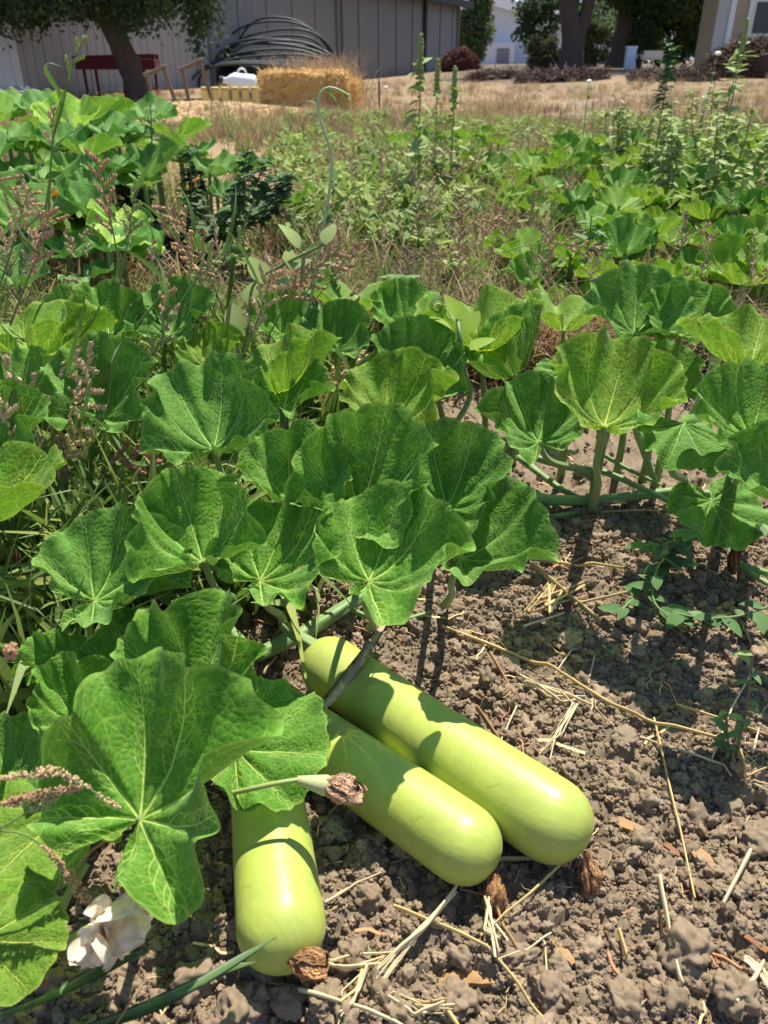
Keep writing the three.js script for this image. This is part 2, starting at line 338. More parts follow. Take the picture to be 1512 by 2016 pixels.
const vineB = thing('gourd_vine', 'gourd vine of overlapping cupped leaves directly behind the three gourds', 'vine', atH(740, 1165, 0.01).setY(0), 'gourd vines of the near row');
const rowLeaves = [
  { j: [186, 1182, 0.17], R: 0.152, lean: [0.18, 0.35], tip: 52, cup: 34, ruf: 22, seed: 101, m: 1, nA: 130, nR: 22 },
  { j: [398, 1104, 0.21], R: 0.1375, lean: [-0.12, 0.22], tip: -18, cup: 52, ruf: 26, curl: 16, seed: 112, m: 0, nA: 130, nR: 22 },
  { j: [512, 1142, 0.19], R: 0.1398, lean: [0.05, 0.35], tip: 54, cup: 38, ruf: 22, curl: 22, seed: 121, m: 0, nA: 130, nR: 22 },
  { j: [726, 1146, 0.21], R: 0.1481, lean: [0.12, 0.32], tip: 54, cup: 36, ruf: 20, curl: 16, seed: 131, m: 0, nA: 130, nR: 22 },
  { j: [905, 1100, 0.19], R: 0.1432, lean: [0.18, 0.35], tip: 62, cup: 26, ruf: 18, curl: 20, seed: 141, m: 1, nA: 130, nR: 22 },
  { j: [705, 1005, 0.24], R: 0.1538, lean: [-0.05, 0.85], tip: 24, cup: 40, ruf: 18, curl: 8, seed: 151, m: 0, nA: 130, nR: 22 },
  { j: [880, 1000, 0.23], R: 0.1302, lean: [-0.1, 0.8], tip: 30, cup: 38, ruf: 18, curl: 10, seed: 161, m: 1, nA: 130, nR: 22 },
  { j: [572, 985, 0.24], R: 0.1265, lean: [0.12, 0.22], tip: 25, cup: 55, ruf: 26, curl: 14, seed: 171, m: 0, nA: 130, nR: 22 },
  { j: [420, 885, 0.25], R: 0.1644, lean: [-0.05, 0.42], tip: 5, cup: 46, ruf: 22, curl: 14, seed: 181, m: 1, nA: 130, nR: 22 },
  { j: [560, 800, 0.19], R: 0.12, lean: [0.1, 0.2], tip: 40, cup: 50, ruf: 26, seed: 191, m: 0 },
  { j: [760, 830, 0.18], R: 0.17, lean: [0.05, 0.12], tip: 40, cup: 38, ruf: 28, curl: 18, seed: 193, m: 2 },
];
rowLeaves.forEach((o, i) => addLeaf(vineB, { cupB: o.cup > 45 ? 46 : 38, ...o, foot: o.foot || atH(o.j[0] * 0.8 + 150, o.j[1] + 90, 0.01) }));
stem(vineB, [[505, 1290, 0.02], [600, 1245, 0.02], [680, 1195, 0.025], [735, 1160, 0.025], [800, 1080, 0.02], [830, 960, 0.02], [700, 860, 0.02]], 0.0085);
stem(vineB, [[690, 1200, 0.02], [760, 1225, 0.02], [850, 1205, 0.012]], 0.0035);
stem(vineB, [[500, 1290, 0.015], [440, 1230, 0.02], [330, 1150, 0.02], [190, 1040, 0.02], [0, 960, 0.02]], 0.007);

const vineC = thing('gourd_vine', 'gourd vine at the left edge with pale backlit leaves among grass seed heads', 'vine', atH(110, 860, 0).setY(0), 'gourd vines of the near row');
const leftLeaves = [
  { j: [200, 822, 0.20], R: 0.17, lean: [-0.03, 0.45], tip: 8, cup: 46, ruf: 20, curl: 16, seed: 201, m: 1, nA: 130, nR: 22 },
  { j: [62, 705, 0.20], R: 0.22, lean: [0.0, -0.5], tip: 10, cup: 48, ruf: 16, curl: 0, seed: 211, m: 2, nA: 130, nR: 22 },
  { j: [-30, 905, 0.20], R: 0.15, lean: [0.1, 0.5], tip: 40, cup: 40, ruf: 20, seed: 221, m: 0 },
  { j: [-60, 1030, 0.20], R: 0.16, lean: [0.1, -0.25], tip: 70, cup: 46, ruf: 16, curl: 0, seed: 232, m: 2 },
  { j: [30, 790, 0.18], R: 0.13, lean: [0.1, 0.5], tip: 30, cup: 30, ruf: 24, seed: 236, m: 0 },
  { j: [215, 660, 0.2], R: 0.15, lean: [0.2, 0.2], tip: -20, cup: 60, ruf: 24, seed: 241, m: 0 },
  { j: [330, 660, 0.2], R: 0.16, lean: [0.0, 0.3], tip: 10, cup: 45, ruf: 24, seed: 251, m: 1 },
  { j: [405, 720, 0.17], R: 0.12, lean: [0.0, 0.2], tip: 20, cup: 45, ruf: 30, seed: 256, m: 2 },
  { j: [120, 640, 0.16], R: 0.13, lean: [-0.2, 0.0], tip: 10, cup: 45, ruf: 24, seed: 258, m: 0 },
];
for (const o of leftLeaves) addLeaf(vineC, { ...o, drift: [0.06, -0.05] });
stem(vineC, [[-40, 1010, 0.015], [110, 870, 0.02], [260, 800, 0.02], [420, 760, 0.02]], 0.007);

const vineD = thing('gourd_vine', 'gourd vine sprawling over bare soil at right with thick pale stems and dark lower leaf', 'vine', atH(1165, 1000, 0).setY(0), 'gourd vines of the near row');
const rightLeaves = [
  { j: [545, 775, 0.20], R: 0.185, lean: [-0.2, -0.42], tip: 30, cup: 44, ruf: 18, curl: 0, seed: 301, m: 2, nA: 130, nR: 22 },
  { j: [815, 770, 0.17], R: 0.17, lean: [0.0, 0.75], tip: 0, cup: 36, ruf: 14, curl: 0, seed: 311, m: 1, nA: 130, nR: 22 },
  { j: [950, 690, 0.20], R: 0.22, lean: [-0.05, -0.42], tip: 0, cup: 46, ruf: 18, curl: 0, seed: 321, m: 2, nA: 130, nR: 22 },
  { j: [1010, 740, 0.18], R: 0.17, lean: [-0.55, -0.3], tip: 30, cup: 62, ruf: 12, curl: 0, seed: 331, m: 0 },
  { j: [1190, 838, 0.25], R: 0.1822, lean: [0.1, 0.02], tip: 20, cup: 58, ruf: 18, curl: 6, seed: 341, m: 2, nA: 130, nR: 22 },
  { j: [1118, 730, 0.21], R: 0.11, lean: [0.0, 0.75], tip: 160, cup: 10, ruf: 18, seed: 351, m: 1 },
  { j: [1060, 870, 0.17], R: 0.145, lean: [-0.1, 0.42], tip: -15, cup: 42, ruf: 22, curl: 10, seed: 361, m: 1 },
  { j: [1470, 720, 0.3], R: 0.1478, lean: [0.0, -0.4], tip: 0, cup: 48, ruf: 16, curl: 0, seed: 371, m: 2, nA: 130, nR: 22 },
  { j: [1480, 860, 0.28], R: 0.1233, lean: [-0.1, 0.5], tip: -10, cup: 38, ruf: 18, seed: 381, m: 0 },
  { j: [1345, 835, 0.27], R: 0.1056, lean: [0.2, 0.25], tip: 170, cup: -14, ruf: 18, seed: 391, m: 1 },
  { j: [1560, 985, 0.26], R: 0.1203, lean: [-0.2, 0.2], tip: -20, cup: 48, ruf: 22, seed: 401, m: 1 },
  { j: [1400, 985, 0.10], R: 0.115, lean: [0.05, 0.95], tip: 170, cup: 6, ruf: 8, curl: 6, seed: 411, m: 1, label: 'dark leaf hanging low in the shade over the soil' },
  { j: [1110, 650, 0.2], R: 0.15, lean: [0, -0.3], tip: 0, cup: 46, ruf: 20, seed: 421, m: 2 },
  { j: [1250, 655, 0.28], R: 0.1598, lean: [0, 0.35], tip: 10, cup: 46, ruf: 22, seed: 431, m: 1 },
  { j: [1340, 660, 0.28], R: 0.1316, lean: [0, 0.3], tip: 20, cup: 46, ruf: 20, seed: 441, m: 0 },
  { j: [800, 650, 0.18], R: 0.15, lean: [0, 0.2], tip: -10, cup: 45, ruf: 20, seed: 451, m: 0 },
  { j: [690, 620, 0.19], R: 0.17, lean: [0.05, -0.3], tip: 10, cup: 45, ruf: 20, seed: 461, m: 2 },
  { j: [660, 690, 0.17], R: 0.14, lean: [0.0, 0.3], tip: 10, cup: 45, ruf: 20, seed: 471, m: 1 },
  { j: [560, 660, 0.17], R: 0.13, lean: [0.0, 0.3], tip: -10, cup: 45, ruf: 22, seed: 473, m: 0 },
  { j: [860, 720, 0.17], R: 0.12, lean: [0.3, 0.1], tip: 30, cup: 40, ruf: 24, seed: 475, m: 0 },
  { j: [1290, 770, 0.19], R: 0.13, lean: [0.1, 0.1], tip: 30, cup: 40, ruf: 24, seed: 477, m: 0 },
  { j: [1700, 900, 0.26], R: 0.16, lean: [0.0, 0.1], tip: 0, cup: 20, ruf: 24, seed: 483, m: 0 },
];
const ftD = [atH(1165, 1000, 0.02), atH(1300, 960, 0.02), atH(1060, 960, 0.02)];
rightLeaves.forEach((o, i) => addLeaf(vineD, { ...o, pr: 0.0052, drift: [0.02, -0.04], foot: i === 4 ? ftD[0] : i === 6 ? atH(1165, 940, 0.05) : i === 9 ? atH(1350, 990, 0.01) : i === 7 ? atH(1440, 930, 0.02) : i === 8 ? atH(1425, 975, 0.02) : i === 10 ? atH(1470, 1050, 0.02) : i === 11 ? atH(1345, 1000, 0.01) : i === rightLeaves.length - 1 ? atH(1700, 960, 0.01) : undefined }));
stem(vineD, [[1010, 975, 0.015], [1090, 985, 0.02], [1180, 985, 0.02], [1340, 968, 0.02], [1420, 975, 0.02], [1560, 960, 0.02]], 0.0085);
stem(vineD, [[1050, 900, 0.06], [1120, 920, 0.06], [1190, 930, 0.055], [1270, 965, 0.04], [1345, 1000, 0.015]], 0.0055);
stem(vineD, [[1170, 885, 0.07], [1230, 920, 0.05], [1300, 955, 0.03]], 0.0035);
stem(vineD, [[1020, 900, 0.03], [1100, 960, 0.02], [1165, 1000, 0.012], [1110, 1015, 0.008], [1030, 1020, 0.005]], 0.0055);
stem(vineD, [[1190, 845, 0.20], [1180, 900, 0.10], [1170, 960, 0.04], [1165, 1005, 0.01]], 0.0085);
stem(vineD, [[1245, 815, 0.18], [1265, 880, 0.08], [1290, 950, 0.02]], 0.0075);
stem(vineD, [[1512, 1010, 0.08], [1470, 1050, 0.03], [1440, 1100, 0.015], [1512, 1130, 0.02]], 0.006);
stem(vineD, [[1440, 1090, 0.015], [1480, 1130, 0.015], [1530, 1160, 0.015]], 0.0045);

// ---------------------------------------------------------------- the three gourds
const gourdTex = dataTex(1024, 512, (u, v) => {
  const n = tileN(u, v, 5, 2, 4), st = tileN(u, v * 0.35, 16, 12, 2), w = worley(u * 120, v * 46, 4), fl = w[2] > 0.72 && w[0] < 0.16 ? 1 : 0, w2 = worley(u * 34, v * 14, 8), sp = w2[2] > 0.86 && w2[0] < 0.045 ? 1 : 0;
  const mt = tileN(u, v * 0.4, 34, 21, 3), dust = clamp(tileN(u * 1, v, 4, 31, 3) * 2.4 - 0.35), g = 1 + 0.13 * n + 0.07 * st + 0.12 * mt; let c = [0.385 * g, 0.45 * g, 0.088 * g * (1 - 0.3 * n)]; c = [lerp(c[0], 0.36, 0.3 * dust), lerp(c[1], 0.34, 0.3 * dust), lerp(c[2], 0.17, 0.3 * dust)]; const scr = Math.abs(tileN(u * 1, v * 0.5, 7, 41, 2)) < 0.004 && n > 0.1 ? 0.8 : 1; c = c.map((q) => q * scr);
  const lin = fl * 0.05; c = [c[0] + lin, c[1] + lin, c[2] + lin]; if (sp) c = [c[0] * 0.75, c[1] * 0.6, c[2] * 0.6];
  return c.map((q) => q <= 0.0031308 ? q * 12.92 : 1.055 * Math.pow(q, 1 / 2.4) - 0.055);
}, true);
const gourdHgt = dataTex(512, 256, (u, v) => { const n = 0.5 + 0.4 * tileN(u, v, 24, 6, 3); return [n, n, n]; }, false);
const gourdMat = new THREE.MeshPhysicalMaterial({ map: gourdTex, bumpMap: gourdHgt, bumpScale: 0.0005, roughness: 0.4, specularIntensity: 0.8, sheen: 0.25, sheenColor: col(0.9, 1, 0.7), sheenRoughness: 0.5 });
const wrinkle = dataTex(256, 256, (u, v) => { const n = 1 - 2.2 * Math.abs(tileN(u, v * 0.45, 14, 3, 3)) - 0.8 * Math.abs(tileN(u, v, 30, 9, 2)); return [n, n, n]; }, false);
let wrinkleTone; const dried = (r, g, b) => std(srgb(r, g, b), 0.9, { vertexColors: true, side: THREE.DoubleSide, bumpMap: wrinkle, bumpScale: 0.005, map: wrinkleTone });
wrinkleTone = dataTex(256, 256, (u, v) => { const n = 1.0 - 0.6 * Math.abs(tileN(u, v * 0.45, 14, 3, 3)) + 0.2 * tileN(u, v, 4, 5, 3); return [n, n * 0.97, n * 0.93]; }, false);
const driedMat = dried(226, 172, 118);
const wiltMat = phys(srgb(236, 224, 205), 0.85, { transmission: 0.3, thickness: 0, side: THREE.DoubleSide, vertexColors: true });
// crumpled, folded papery blossom
function crumple(L, W, seed, folds = 7, spread = 0.5) {
  const g = new THREE.SphereGeometry(1, 72, 60), p = g.attributes.position, cl = [], v = new THREE.Vector3();
  for (let i = 0; i < p.count; i++) {
    v.fromBufferAttribute(p, i); const a = Math.atan2(v.z, v.x) + 1.1 * noise(v.y * 1.2, seed, 3), t = (1 - v.y) / 2;
    const n = noise(v.x * 1.6 + seed, v.y * 1.6, v.z * 1.6), pl = Math.sin(a * Math.round(folds / 2) + 1.4 * noise(v.y * 2, seed, 1)), wr = noise(Math.cos(a) * 5 + seed, v.y * 2.2, Math.sin(a) * 5), fine = noise(Math.cos(a) * 11, v.y * 4 + seed, Math.sin(a) * 11);
    const prof = (0.45 + spread * Math.sin(t * 2.6)) * Math.sqrt(Math.max(0.0, 1 - Math.pow(v.y, 4))), rr = prof * (1 + 0.30 * n + 0.20 * pl * Math.sin(t * 3) + 0.16 * wr + 0.07 * fine);
    p.setXYZ(i, Math.cos(a) * rr * W + 0.35 * W * noise(t * 2, seed, 5), -t * L + 0.10 * L * wr * t, Math.sin(a) * rr * W * 0.75 + 0.35 * W * noise(t * 2, seed, 9));
    const k = 0.9 + 0.45 * wr + 0.3 * fine; cl.push(k, k * 0.97, k * 0.93);
  }
  g.setAttribute('color', new THREE.Float32BufferAttribute(cl, 3)); g.computeVertexNormals(); return g;
}
// shrivelled papery petals hanging together from a point, along -y
function shrivelled(L, W, seed) {
  const R = rng(seed), gs = [];
  for (let k = 0; k < 7; k++) {
    const g = new THREE.PlaneGeometry(1, 1, 14, 22), a = g.attributes.position, cl = [], yaw = k * 0.9 + R() * 0.5, len = 0.75 + 0.4 * R(), out = 0.25 + 0.5 * R(), ph = R() * 6;
    for (let i = 0; i < a.count; i++) {
      const u = a.getX(i) * 2, v = 0.5 - a.getY(i), w = (0.22 + 0.75 * Math.sin(Math.min(1, v * 1.15) * 2.2)) * (v > 0.75 ? Math.sqrt(Math.max(0.05, 1 - ((v - 0.75) / 0.26) ** 2)) : 1);
      const cr = 0.22 * noise(u * 1.6 + k * 4, v * 3, seed) + 0.13 * Math.sin(u * 8 + ph + 3 * v) * v + 0.10 * noise(u * 5, v * 7, k + seed);
      const x = u * w * 0.5 * W, z = (out * Math.sin(v * 2.3) + cr - 0.35 * u * u * (0.3 + v) ) * W, y = -v * len * L + 0.12 * L * noise(u * 2, v * 4, k * 3 + seed);
      const tw = yaw + 0.9 * v * (k % 2 ? 1 : -0.5), c = Math.cos(tw), s = Math.sin(tw); a.setXYZ(i, x * c + z * s, y, -x * s + z * c);
      const q = 0.85 + 0.35 * noise(u * 3 + k, v * 6, seed) + 0.25 * Math.sin(u * 8 + ph + 3 * v); cl.push(q, q * 0.97, q * 0.92);
    }
    g.setAttribute('color', new THREE.Float32BufferAttribute(cl, 3)); gs.push(g);
  }
  const m = mergeGeometries(gs); m.computeVertexNormals(); return m;
}
function gourdBody(A, B, rA, rB, bow, seed) {          // stem end A, blossom end B
  const nL = 90, nS = 64, pos = [], uv = [], idx = [], ax = B.clone().sub(A), L = ax.length(), d = ax.clone().normalize(), side = V(-d.z, 0, d.x).normalize(), up = V().crossVectors(side, d).normalize().multiplyScalar(1);
  if (up.y < 0) up.negate();
  for (let i = 0; i <= nL; i++) {
    const t = i / nL; let ph = t * Math.PI;                                      // even spacing on rounded ends
    const s = 0.5 - 0.5 * Math.cos(ph), cap = rA * 1.15 / L, capB = rB * 1.05 / L;
    let f = 1; if (s < cap) f = Math.pow(1 - (1 - s / cap) ** 2.1, 1 / 2.1); if (s > 1 - capB) f = Math.min(f, Math.pow(Math.max(0, 1 - ((s - 1 + capB) / capB) ** 2.2), 1 / 2.2));
    const r = f * lerp(rA, rB, sstep(-0.1, 1.05, s)) * (1 + 0.012 * noise(s * 5, seed, 1)), c = A.clone().addScaledVector(ax, s).addScaledVector(side, bow * Math.sin(s * Math.PI));
    for (let k = 0; k <= nS; k++) {
      const a = k / nS * Math.PI * 2, rr = r * (1 + 0.008 * Math.cos(5 * a + seed) + 0.010 * noise(Math.cos(a) * 1.5 + seed, Math.sin(a) * 1.5, s * 6));
      const q = c.clone().addScaledVector(side, Math.cos(a) * rr).addScaledVector(up, Math.sin(a) * rr); pos.push(q.x, q.y, q.z); uv.push(s, k / nS);
    }
  }
  const n = nS + 1; for (let i = 0; i < nL; i++) for (let k = 0; k < nS; k++) { const a = i * n + k, b = a + 1, e = a + n, h = e + 1; idx.push(a, b, e, b, h, e); }
  return geoOf(pos, idx, uv);
}
function makeGourd(label, A, B, rA, rB, bow, seed, stalk, tip) {
  const base = A.clone().lerp(B, 0.5).setY(0), g = thing('bottle_gourd', label, 'gourd', base, 'bottle gourds lying on the soil');
  const loc = (v) => v.clone().sub(base);
  const bg = gourdBody(loc(A), loc(B), rA, rB, bow, seed); const body = part('body', bg, gourdMat, g);
  if (stalk) part('stalk', tube(stalk.map((q) => loc(atH(...q))), (t) => 0.0068 + 0.0035 * t * t, 24, 25, 1, 0.12, 1, 0.10), stalkMat, g);
  const m = part('dried_blossom', shrivelled(tip.L, tip.W, seed), driedMat, g);
  const d = B.clone().sub(A).normalize(), end = B.clone().addScaledVector(d, -0.004).add(tip.off || V(0, 0, 0)); m.position.copy(loc(end));
  m.quaternion.setFromUnitVectors(V(0, -1, 0), (tip.dir || d).clone().normalize());
  return g;
}
{
  const A1 = atH(612, 1285, 0.040), B1 = atH(1155, 1660, 0.038);
  makeGourd('rightmost and longest pale green gourd, stem end under a dry grass blade', A1, B1, 0.0355, 0.0395, 0.003, 3, [[560, 1232, 0.06], [578, 1248, 0.062], [600, 1262, 0.06], [640, 1290, 0.055]], { L: 0.04, W: 0.017, folds: 6, dir: V(0.15, -0.85, 0.5), off: V(0.004, -0.012, 0.004), spread: 0.55 });
  const A2 = atH(515, 1385, 0.036), B2 = atH(974, 1704, 0.035);
  makeGourd('middle pale green gourd lying parallel against the longest one', A2, B2, 0.033, 0.0360, -0.001, 8, null, { L: 0.032, W: 0.02, folds: 8, dir: V(0.05, -0.9, 0.5), off: V(0.002, -0.010, 0.004), spread: 0.6 });
  const A3 = atH(512, 1440, 0.042), B3 = atH(562, 1905, 0.034);
  makeGourd('frontmost gourd pointing at the camera, half covered by the shadow of the big leaf', A3, B3, 0.033, 0.0370, 0.0, 15, null, { L: 0.030, W: 0.017, folds: 9, dir: V(0.95, 0.02, 0.2), off: V(0.002, 0.006, 0.0), spread: 0.6 });
}

// ---------------------------------------------------------------- soil clods, crumbs and straw on the bare soil
const clodCol = (k) => col(0.235 * k, 0.172 * k, 0.108 * k);
const clodMat = std(0xffffff, 0.97, { vertexColors: true });
function clodGeo(seed, detail = 3, flat = 0.75) {
  let g = new THREE.IcosahedronGeometry(1, detail); g.deleteAttribute('normal'); g.deleteAttribute('uv'); g = mergeVertices(g, 1e-4); const p = g.attributes.position, cl = [], v = V();
  const sx = 0.8 + 0.5 * hash2(seed, 1), sz = 0.8 + 0.5 * hash2(seed, 2);
  for (let i = 0; i < p.count; i++) {
    v.fromBufferAttribute(p, i);
    const r = 1 + 0.45 * noise(v.x * 1.3 + seed * 3, v.y * 1.3, v.z * 1.3) + (detail > 5 ? 0.28 : 0.45) * noise(v.x * 2.7 + seed, v.y * 2.7, v.z * 2.7) + (detail > 5 ? 0.13 : 0.30) * noise(v.x * 6, v.y * 6 + seed, v.z * 6) + (detail > 2 ? 0.10 * noise(v.x * 13, v.y * 13 + seed, v.z * 13) : 0) - (detail > 6 ? 0.12 * Math.abs(noise(v.x * 14, v.y * 14, v.z * 14 + seed)) : 0);
    p.setXYZ(i, v.x * r * sx, v.y * r * flat, v.z * r * sz);
    const k = 0.95 + 0.35 * noise(v.x * 5 + seed, v.y * 5, v.z * 5); cl.push(0.235 * k, 0.172 * k, 0.108 * k);
  }
  g.setAttribute('color', new THREE.Float32BufferAttribute(cl, 3)); g.computeVertexNormals(); return g;
}
{
  const R = rng(77), M = new THREE.Matrix4(), q = new THREE.Quaternion(), e = new THREE.Euler();
  const crumbMat = std(0xffffff, 0.97, { vertexColors: true });
  for (let v = 0; v < 6; v++) {
    const mats = [], cols = [];
    for (let k = 0; k < 15500; k++) {
      const u = R(); let x, z;
      if (u < 0.8) { x = lerp(-0.30, 0.72, R()); z = -lerp(0.27, 1.15, Math.pow(R(), 1.15)); } else { x = lerp(-1.0, 1.3, R()); z = -lerp(0.3, 2.2, R()); }
      const cluster = fbm(x * 9, z * 9, 12, 3); if (R() > 0.5 + 1.1 * cluster + 0.15) continue;
      let s = 0.0010 + 0.0020 * Math.pow(R(), 2); if (R() < 0.13) s = 0.0026 + 0.0034 * R(); if (R() < 0.012) s = 0.005 + 0.006 * R();
      e.set(R() * 6, R() * 6, R() * 6); q.setFromEuler(e);
      mats.push(new THREE.Matrix4().compose(V(x, groundY(x, z) + s * 0.35, z), q, V(s, s, s)));
      const kk = 0.78 + 0.55 * R(); cols.push(col(kk, kk * (0.97 + 0.06 * R()), kk * (0.94 + 0.1 * R())));
    }
    stuffInst('soil_crumbs', clodGeo(v + 1, 4, 0.85), crumbMat, mats, 'loose brown soil crumbs covering the bare ground', 'soil', cols);
  }
  // the larger clods are things
  const big = [[1345, 1880, 0.026, 'largest dark soil clod at lower right beside a pale straw'], [1085, 1940, 0.014, 'pale soil clod left of the split straw near the bottom edge'], [1020, 1880, 0.012, 'rounded soil clod below the middle gourd tip'], [700, 1870, 0.012, 'soil clod right of the frontmost gourd'], [790, 1985, 0.016, 'flat soil clod at the bottom edge between straws'],
    [640, 1960, 0.013, 'soil clod below the dried blossom of the frontmost gourd'], [720, 1760, 0.013, 'soil clod between the frontmost and middle gourds'], [660, 1640, 0.014, 'soil clod under the wilted blossom on its stalk'], [900, 1955, 0.014, 'soil clod at the bottom edge under the long straw'], [1230, 1975, 0.015, 'soil clod at the bottom edge right of centre'],
    [1440, 1975, 0.018, 'soil clod in the bottom right corner'], [470, 1985, 0.016, 'shaded soil clod at the bottom edge under the grass blades'], [380, 1930, 0.018, 'large shaded clod left of the frontmost gourd'], [870, 1790, 0.012, 'soil clod below the middle gourd'], [1440, 1580, 0.012, 'soil clod at the right edge below the seedling'], [1225, 1465, 0.014, 'flat grey clod touching the long straw near the seedling', 0.45], [1495, 1640, 0.020, 'dark crumbly clod at the right edge of the picture'],
    [1000, 1300, 0.015, 'flat soil clod above the longest gourd', 0.5], [1120, 1260, 0.018, 'crusted soil clod in the sun beyond the gourds', 0.5], [560, 1965, 0.014, 'soil clod at the bottom edge beneath the frontmost gourd']];
  big.forEach(([px, py, s, label, flat], i) => {
    const p = atH(px, py, 0.0); const m = solo('soil_clod', clodGeo(40 + i, 9, flat || 0.8), clodMat, label, 'soil clod', 'larger soil clods', V(p.x, groundY(p.x, p.z) + s * 0.35, p.z)); m.scale.setScalar(s); m.rotation.y = i * 1.7;
  });
}
const strawTex = dataTex(64, 512, (u, v) => { const n = 0.85 + 0.35 * tileN(u * 3, v * 0.3, 12, 5, 2) + 0.15 * tileN(u, v, 4, 9, 2); return [n, n * 0.98, n * 0.95]; }, false);
rep(strawTex, 60, 4);
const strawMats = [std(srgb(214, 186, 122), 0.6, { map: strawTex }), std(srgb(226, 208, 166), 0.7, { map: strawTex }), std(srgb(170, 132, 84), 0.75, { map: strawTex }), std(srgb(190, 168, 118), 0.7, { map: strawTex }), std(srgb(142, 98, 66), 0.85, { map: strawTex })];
const onSoil = (px, py, lift = 0.004) => { const p = atH(px, py, 0.004); p.y = groundY(p.x, p.z) + lift; return p; };
// a straw lies on the high points: its path is the ground under it with a smooth bridge
function strawGeo(pts, r, lift = 0.007, sq = 0.6) {
  const P = []; for (let i = 0; i < pts.length - 1; i++) { const n = 4; for (let k = 0; k < n; k++) P.push([lerp(pts[i][0], pts[i + 1][0], k / n), lerp(pts[i][1], pts[i + 1][1], k / n)]); } P.push(pts[pts.length - 1]);
  let Q = P.map(([x, y]) => onSoil(x, y, lift + r)); const hs = Q.map((q) => q.y);
  Q.forEach((q, i) => { let m = -1, a = 0, c = 0; for (let k = -3; k <= 3; k++) if (hs[i + k] !== undefined) { m = Math.max(m, hs[i + k]); a += hs[i + k]; c++; } q.y = lerp(a / c, m, 0.6); });
  const base = Q[0].clone(); return [tube(Q.map((q) => q.sub(base)), (t) => r * (1 - 0.25 * t), Math.max(10, Q.length * 2), 7, sq, 0.25, pts[0][0]), base];
}
const straws = [
  [[[870, 1230], [990, 1275], [1080, 1310], [1200, 1388], [1290, 1425], [1425, 1463]], 0.0026, 0, 'long jointed golden straw crossing the sunny soil to the seedling'],
  [[[1288, 1412], [1315, 1530], [1345, 1660], [1367, 1770]], 0.0019, 0, 'straight golden straw running down the right side of the soil'],
  [[[1262, 1448], [1330, 1475], [1425, 1512], [1437, 1535]], 0.0016, 1, 'thin bleached straw with a split end crossing the upright golden straw'],
  [[[1290, 1755], [1310, 1850], [1338, 1950]], 0.0036, 1, 'broad split pale straw left of the largest clod'],
  [[[1472, 1690], [1418, 1795]], 0.0042, 1, 'short broad pale straw at the right edge above the largest clod'],
  [[[588, 1944], [720, 1985], [800, 2020]], 0.0026, 1, 'pale straw entering from the bottom edge below the frontmost gourd'],
  [[[775, 1790], [870, 1830], [960, 1872], [1025, 1945], [1092, 2018]], 0.0022, 0, 'long curved golden straw running to the bottom edge below the middle gourd'],
  [[[1124, 1694], [1040, 1775], [945, 1852]], 0.0018, 0, 'straight straw slanting between the tips of the two rear gourds'],
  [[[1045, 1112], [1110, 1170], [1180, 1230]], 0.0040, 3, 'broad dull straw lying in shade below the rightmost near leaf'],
  [[[1048, 1102], [1140, 1118], [1225, 1132]], 0.0026, 0, 'orange tinted straw poking out under the rightmost near leaf'],
  [[[965, 1292], [1012, 1375]], 0.0026, 2, 'short brown straw above the longest gourd'],
  [[[1017, 1392], [985, 1462]], 0.0018, 1, 'short pale straw close to the upper flank of the longest gourd'],
  [[[938, 1398], [982, 1462]], 0.0034, 2, 'brown stalk piece beside the longest gourd'],
  [[[1132, 1265], [1092, 1322]], 0.0016, 1, 'short pale straw just above the long jointed straw'],
  [[[1172, 1285], [1158, 1345]], 0.0014, 1, 'thin pale straw touching the long jointed straw'],
  [[[978, 1692], [1060, 1690], [1118, 1702]], 0.0030, 3, 'flat straw wedged under the tip of the longest gourd'],
  [[[972, 1775], [990, 1830], [1018, 1872]], 0.0024, 2, 'brown straw below the dried tip of the middle gourd'],
  [[[1217, 1838], [1232, 1890]], 0.0032, 0, 'short thick straw left of the broad split straw'],
  [[[1085, 1835], [1040, 1870], [980, 1892]], 0.0014, 1, 'thin curved straw left of the brown one below the gourd tips'],
  [[[1440, 1995], [1480, 1940], [1500, 1900]], 0.0030, 1, 'pale straw in the bottom right corner'],
  [[[1480, 1330], [1440, 1400], [1400, 1500]], 0.0018, 1, 'pale straw behind the small seedling'],
  [[[1330, 1390], [1420, 1420], [1512, 1450]], 0.0018, 0, 'thin golden straw leaving the right edge beside the seedling'],
  [[[1480, 1490], [1492, 1440]], 0.0018, 1, 'short bleached straw right of the seedling'],
  [[[880, 1985], [905, 2020]], 0.0030, 0, 'stub of straw at the bottom edge under the gourds'],
  [[[640, 1780], [700, 1745], [750, 1725]], 0.0014, 1, 'thin bent straw between the frontmost and middle gourds'],
  [[[1160, 1000], [1230, 1006]], 0.0028, 0, 'straw on soil behind the vine stem at right'],
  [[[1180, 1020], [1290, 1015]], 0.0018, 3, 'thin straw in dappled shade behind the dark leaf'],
  [[[1030, 1240], [1110, 1215]], 0.0018, 1, 'pale straw just below the broad shaded straw'],
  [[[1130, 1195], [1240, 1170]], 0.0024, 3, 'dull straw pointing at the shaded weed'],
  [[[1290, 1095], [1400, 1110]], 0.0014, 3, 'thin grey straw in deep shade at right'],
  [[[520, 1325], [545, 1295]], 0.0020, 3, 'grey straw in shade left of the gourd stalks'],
  [[[590, 1378], [625, 1345]], 0.0022, 0, 'short golden straw stub between the rear gourds and the leaf'],
];
for (const [pts, r, m, label] of straws) { const [g, b] = strawGeo(pts, r > 0.003 ? r * 1.45 : r * 1.1, 0.007, r > 0.003 ? 0.35 : 0.6); solo('straw', g, strawMats[m], label, 'straw', 'loose straws on the soil', b); }
